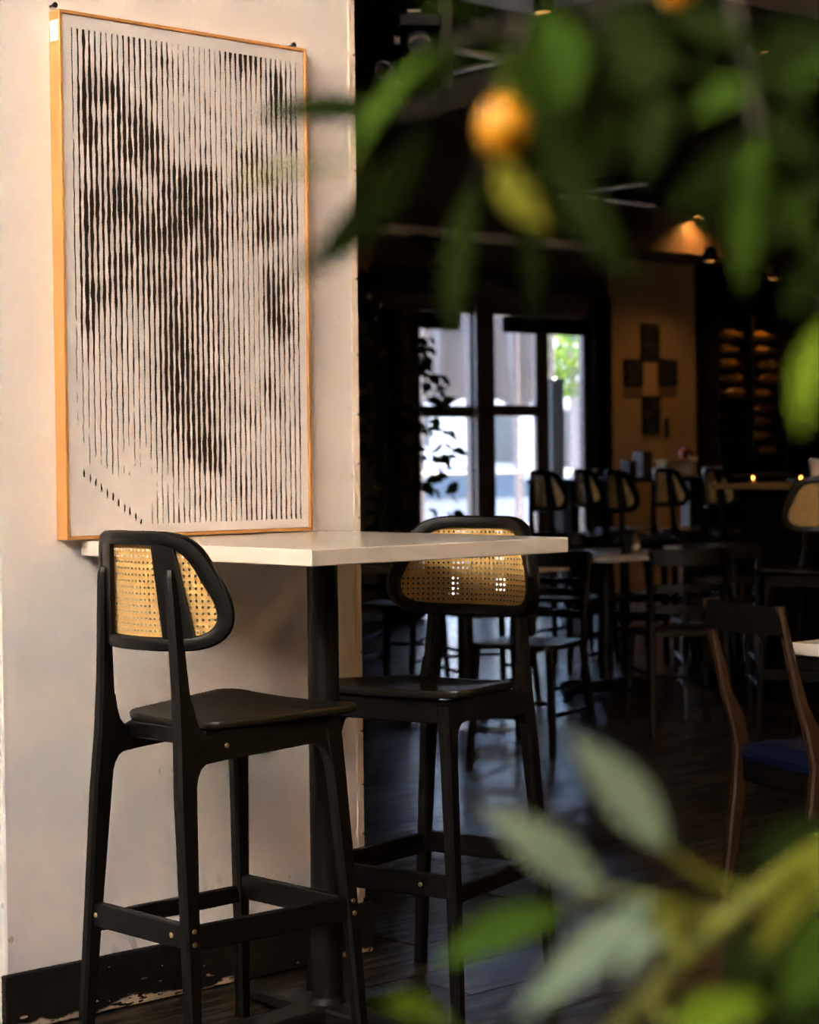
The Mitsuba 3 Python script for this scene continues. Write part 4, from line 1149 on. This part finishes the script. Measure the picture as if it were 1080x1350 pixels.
# ------------------------------------------------------------------ kumquat tree close to the camera
LEAF = [
 ((0.5219, 0.5507, 1.3956), (0.4621, 0.5368, 1.3452), 0.0108, 'mid', 0.50),
 ((0.5648, 0.6221, 1.3833), (0.5089, 0.6506, 1.3806), 0.0147, 'dark', 0.45),
 ((0.4471, 0.5058, 1.3368), (0.3904, 0.5126, 1.328), 0.0107, 'olive', 0.60),
 ((0.4033, 0.4669, 1.3056), (0.3645, 0.4463, 1.2926), 0.0110, 'dark', 0.80),
 ((0.5492, 0.5916, 1.3738), (0.4939, 0.6065, 1.3117), 0.0194, 'dark', -0.70),
 ((0.6151, 0.6106, 1.4099), (0.6141, 0.5772, 1.3785), 0.0176, 'dark', 0.30),
 ((0.4772, 0.458, 1.3857), (0.4568, 0.4309, 1.3473), 0.0178, 'deep', -0.40),
 ((0.4728, 0.4609, 1.3529), (0.4798, 0.4317, 1.3321), 0.0168, 'dark', 0.50),
 ((0.5741, 0.5906, 1.355), (0.5543, 0.5841, 1.2882), 0.0139, 'dark', 0.60),
 ((0.584, 0.5816, 1.3579), (0.577, 0.5637, 1.2944), 0.0132, 'dark', -0.70),
 ((0.5685, 0.5404, 1.3591), (0.5707, 0.5034, 1.307), 0.0176, 'dark', 0.60),
 ((0.4933, 0.4974, 1.3432), (0.4765, 0.4563, 1.3164), 0.0120, 'olive', 0.60),
 ((0.511, 0.482, 1.3649), (0.4741, 0.4828, 1.3783), 0.0152, 'deep', -0.60),
 ((0.5109, 0.4262, 1.3504), (0.4875, 0.381, 1.3506), 0.0131, 'deep', 0.10),
 ((0.5793, 0.453, 1.3577), (0.5547, 0.4401, 1.2982), 0.0137, 'deep', 0.30),
 ((0.58, 0.4519, 1.343), (0.5795, 0.429, 1.3073), 0.0106, 'deep', -0.70),
 ((0.5661, 0.4427, 1.3538), (0.5296, 0.4527, 1.3234), 0.0114, 'dark', 0.30),
 ((0.5098, 0.3726, 1.3723), (0.4719, 0.373, 1.3499), 0.0168, 'dark', 0.20),
 ((0.5454, 0.3957, 1.3737), (0.5209, 0.3953, 1.3573), 0.0096, 'deep', -0.30),
 ((0.5684, 0.4162, 1.2883), (0.5343, 0.4016, 1.2493), 0.0110, 'lime', 0.20),
 ((0.5682, 0.441, 1.3603), (0.5697, 0.4168, 1.3407), 0.0155, 'dark', 0.70),
 ((0.5692, 0.4858, 1.4017), (0.578, 0.4551, 1.3845), 0.0162, 'dark', -0.50),
 ((0.5223, 0.4727, 1.3931), (0.5091, 0.4284, 1.3657), 0.0201, 'dark', 0.50),
 ((0.5507, 0.5023, 1.3911), (0.5071, 0.4976, 1.3952), 0.0187, 'dark', 0.20),
 ((0.5461, 0.4837, 1.3743), (0.5073, 0.4735, 1.3417), 0.0183, 'dark', -0.50),
 ((0.5812, 0.4963, 1.3773), (0.5616, 0.4907, 1.3403), 0.0166, 'dark', 0.60),
 ((0.6113, 0.503, 1.3989), (0.5924, 0.4968, 1.3646), 0.0160, 'dark', -0.60),
 ((0.5205, 0.5299, 1.3998), (0.482, 0.5205, 1.3982), 0.0134, 'deep', 0.40),
 ((0.5372, 0.5592, 1.4026), (0.5117, 0.5593, 1.3756), 0.0130, 'dark', -0.30),
 ((0.6442, 0.4713, 1.3492), (0.6198, 0.4814, 1.3198), 0.0144, 'dark', 0.60),
 ((0.6241, 0.4913, 1.3987), (0.625, 0.4674, 1.3697), 0.0172, 'dark', -0.30),
 ((0.5437, 0.5074, 1.3556), (0.5193, 0.5067, 1.3345), 0.0149, 'dark', 0.40),
 ((0.6195, 0.5289, 1.404), (0.5827, 0.5279, 1.3704), 0.0205, 'dark', 0.40),
 ((0.6168, 0.4968, 1.3641), (0.5902, 0.4972, 1.3193), 0.0132, 'dark', -0.70),
 ((0.6106, 0.4453, 1.3162), (0.5855, 0.4451, 1.2907), 0.0135, 'dark', 0.60),
 ((0.5748, 0.4946, 1.0978), (0.5232, 0.4945, 1.1457), 0.0181, 'pale', 0.15),
 ((0.5704, 0.5223, 1.0792), (0.5117, 0.5283, 1.1185), 0.0168, 'pale', -0.25),
 ((0.5596, 0.5318, 1.0719), (0.4992, 0.5376, 1.0595), 0.0179, 'mid', 0.35),
 ((0.5566, 0.4863, 1.083), (0.4949, 0.4926, 1.0515), 0.0150, 'pale', -0.35),
 ((0.5683, 0.4996, 1.0707), (0.5177, 0.5201, 1.0379), 0.0155, 'dark', 0.60),
 ((0.5819, 0.4874, 1.0761), (0.5337, 0.4819, 1.0569), 0.0131, 'pale', 0.50),
 ((0.4908, 0.5203, 1.0404), (0.4477, 0.5114, 1.061), 0.0120, 'lime', 0.20),
 ((0.6345, 0.4645, 1.0888), (0.5848, 0.46, 1.0615), 0.0129, 'olive', 0.40),
 ((0.6803, 0.4961, 1.095), (0.6395, 0.5083, 1.0805), 0.0146, 'dark', 0.50),
 ((0.5908, 0.431, 1.0821), (0.5472, 0.421, 1.0574), 0.0208, 'mid', -0.30),
 ((0.6445, 0.503, 1.0579), (0.6166, 0.4907, 1.025), 0.0236, 'dark', 0.50),
 ((0.5325, 0.4583, 1.0446), (0.5293, 0.4133, 1.0653), 0.0157, 'lime', 0.20),
 ((0.5726, 0.4959, 1.0777), (0.5518, 0.4658, 1.0662), 0.0126, 'olive', 0.40),
 ((0.6261, 0.4708, 1.0502), (0.5902, 0.4785, 1.0339), 0.0187, 'dark', -0.40),
 ((0.5928, 0.4893, 1.0656), (0.558, 0.485, 1.0816), 0.0100, 'olive', 0.30),
 ((0.6039, 0.4424, 1.0535), (0.5738, 0.4449, 1.037), 0.0189, 'dark', 0.30),
 ((0.6118, 0.4846, 1.0748), (0.6155, 0.4574, 1.0882), 0.0114, 'olive', 0.30)]
BRANCH = [
 [(0.7113, 0.4467, 0.9084, 0.0091), (0.7089, 0.4546, 1.0751, 0.0079), (0.7022, 0.4546, 1.2358, 0.0066), (0.6957, 0.4546, 1.4020, 0.0050), (0.6455, 0.4408, 1.4603, 0.0028)],
 [(0.6990, 0.4516, 1.4019, 0.0024), (0.6320, 0.4517, 1.4213, 0.0020), (0.5989, 0.4817, 1.4204, 0.0017), (0.5655, 0.5117, 1.4111, 0.0014), (0.5425, 0.5323, 1.4053, 0.0011), (0.5219, 0.5507, 1.3956, 0.0008)],
 [(0.5989, 0.4817, 1.4204, 0.0011), (0.5900, 0.4663, 1.3823, 0.0011), (0.5793, 0.4530, 1.3564, 0.0008), (0.5800, 0.4519, 1.3430, 0.0007)],
 [(0.7033, 0.4566, 1.3227, 0.0021), (0.6218, 0.4352, 1.3161, 0.0015), (0.5685, 0.4163, 1.2934, 0.0010)],
 [(0.5425, 0.5323, 1.4053, 0.0010), (0.5404, 0.5445, 1.3795, 0.0010), (0.5540, 0.5647, 1.3606, 0.0009), (0.5741, 0.5906, 1.3550, 0.0008)],
 [(0.5655, 0.5117, 1.4111, 0.0010), (0.5624, 0.5245, 1.3820, 0.0010), (0.5685, 0.5404, 1.3591, 0.0007)],
 [(0.5405, 0.5445, 1.3852, 0.0008), (0.5401, 0.5668, 1.3798, 0.0007), (0.5250, 0.5804, 1.3742, 0.0007)],
 [(0.7099, 0.4544, 1.0963, 0.0039), (0.6811, 0.4711, 1.0964, 0.0039), (0.6314, 0.4674, 1.0937, 0.0037), (0.5997, 0.4715, 1.0801, 0.0039), (0.5858, 0.4836, 1.0657, 0.0036), (0.5697, 0.4974, 1.0441, 0.0034), (0.5634, 0.5146, 1.0249, 0.0028)],
 [(0.5997, 0.4715, 1.0801, 0.0020), (0.5853, 0.4847, 1.0859, 0.0015), (0.5748, 0.4946, 1.0978, 0.0011)],
 [(0.5912, 0.4789, 1.0712, 0.0017), (0.5815, 0.4999, 1.0757, 0.0014), (0.5704, 0.5223, 1.0792, 0.0010), (0.5596, 0.5318, 1.0719, 0.0009)],
 [(0.6314, 0.4674, 1.0937, 0.0017), (0.6110, 0.4491, 1.0817, 0.0014), (0.5907, 0.4310, 1.0795, 0.0011)],
 [(0.5697, 0.4974, 1.0441, 0.0017), (0.5462, 0.4700, 1.0396, 0.0013)],
 [(0.5634, 0.5146, 1.0249, 0.0017), (0.5211, 0.5166, 1.0261, 0.0014), (0.4908, 0.5203, 1.0404, 0.0011)],
 [(0.5425, 0.5323, 1.4053, 0.0007), (0.5266, 0.5239, 1.3832, 0.0007), (0.5130, 0.5136, 1.3694, 0.0005)],
 [(0.5989, 0.4817, 1.4204, 0.0007), (0.5896, 0.4902, 1.4220, 0.0007), (0.6232, 0.5266, 1.4367, 0.0006)]]
FRUITS = [((0.5126, 0.5136, 1.3587), 0.0177, 0.0225, 0.12), ((0.623, 0.5265, 1.426), 0.0137, 0.0161, 0.00)]
leaf_mat('leaf_mid', (0.075, 0.15, 0.016), (0.095, 0.18, 0.02), .55, .35)
leaf_mat('leaf_deep', (0.050, 0.105, 0.012), (0.066, 0.13, 0.016), .55, .40)  # mid green darkened for upper leaves; their shade is in the colour
leaf_mat('leaf_dark', (0.016, 0.030, 0.006), (0.024, 0.042, 0.008), .45, .35)  # backlit leaves, their shade painted into the green
leaf_mat('leaf_pale', (0.40, 0.54, 0.30), (0.46, 0.60, 0.36), .7, .30)  # lit leaves, their pale sheen painted into the colour
leaf_mat('leaf_lime', (0.20, 0.33, 0.02), (0.24, 0.36, 0.025), .7, .4)
leaf_mat('leaf_olive', (0.19, 0.20, 0.02), (0.22, 0.22, 0.025), .7, .4)
mat('green_twig', (0.26, 0.28, 0.02), 0.5)
mat('bark', (0.10, 0.085, 0.045), 0.7)
mat('kumquat_skin', mikit.proc(lambda p, n, uv: mikit.mix((0.92, 0.36, 0.006), (0.95, 0.45, 0.008), mikit.noise(p.x * 120, p.y * 120, p.z * 120))), 0.32, 0.5)
mat('terracotta', (0.36, 0.16, 0.08), 0.7)
kt = thing('kumquat_tree', 'potted kumquat tree with glossy green leaves, out of focus close to the camera', 'tree')
b0 = np.array(BRANCH[0])
base = b0[0][:3].copy(); base[2] = .36
path = np.vstack([[*base, b0[0][3]], b0[1:]])
part(kt, 'trunk', tube(path[:, :3], path[:, 3], 12), 'bark', 40)
for b in BRANCH[1:]:
    b = np.array(b)
    tt = np.linspace(0, len(b) - 1, 6 * len(b))
    q = np.stack([np.interp(tt, np.arange(len(b)), b[:, c]) for c in range(4)], 1)
    for _ in range(4):
        q[1:-1] = (q[:-2] + 2 * q[1:-1] + q[2:]) / 4
    part(kt, 'branch', tube(q[:, :3], q[:, 3], 8), 'bark' if q[-1, 2] > 1.24 else 'green_twig', 40)
part(kt, 'pot', lathe([(.12, 0), (.15, .004), (.19, .34), (.205, .345), (.205, .40), (.185, .40), (.175, .36)], 32, (base[0], base[1], 0)), 'terracotta', 40)
part(kt, 'soil', lathe([(.001, .34), (.178, .34), (.178, .365), (.001, .37)], 24, (base[0], base[1], 0)), 'box_dark', 40)
facing = np.array([math.cos(.834), math.sin(.834), -.025])
for i, (B, Tp, w, tone, roll) in enumerate(LEAF):
    B, Tp = np.array(B), np.array(Tp)
    d = Tp - B; d /= np.linalg.norm(d)
    sun_ = np.array([-.55, .15, .75]) * (0.0 if tone == 'dark' else 1.0 if tone in ('pale', 'lime') else .5)
    u_ = -facing + sun_
    u_ = u_ - d * (u_ @ d); u_ /= np.linalg.norm(u_)
    s_ = np.cross(d, u_)
    up = u_ * math.cos(roll) + s_ * math.sin(roll)
    m, uv = leaf_mesh(B, Tp, w, up, .25, .06, 12, .85)
    part(kt, 'leaf', m, 'leaf_' + tone, True, uv=uv)
for (c, w, h, tilt) in FRUITS:
    n_ = sphere((0, 0, 0), 1.0, (1, 1, 1), 3)
    v = n_.vertices * (w / 2, w / 2, h / 2)
    v = v * (1 - .05 * (n_.vertices[:, 2:3] > .93) * 1.0)
    m = rot(trimesh.Trimesh(v, n_.faces, process=False), (fwx, fwy, 0), math.degrees(tilt))
    m.apply_translation(c)
    fk = part(kt, 'kumquat', m, 'kumquat_skin', True, label='small orange kumquat fruit')
    c = np.array(c)
    part(fk, 'stalk', tube([c + (0, 0, h * .47), c + (.002, 0, h * .62), c + (.001, .001, h * .80)], .0014, 6), 'green_twig', 40)
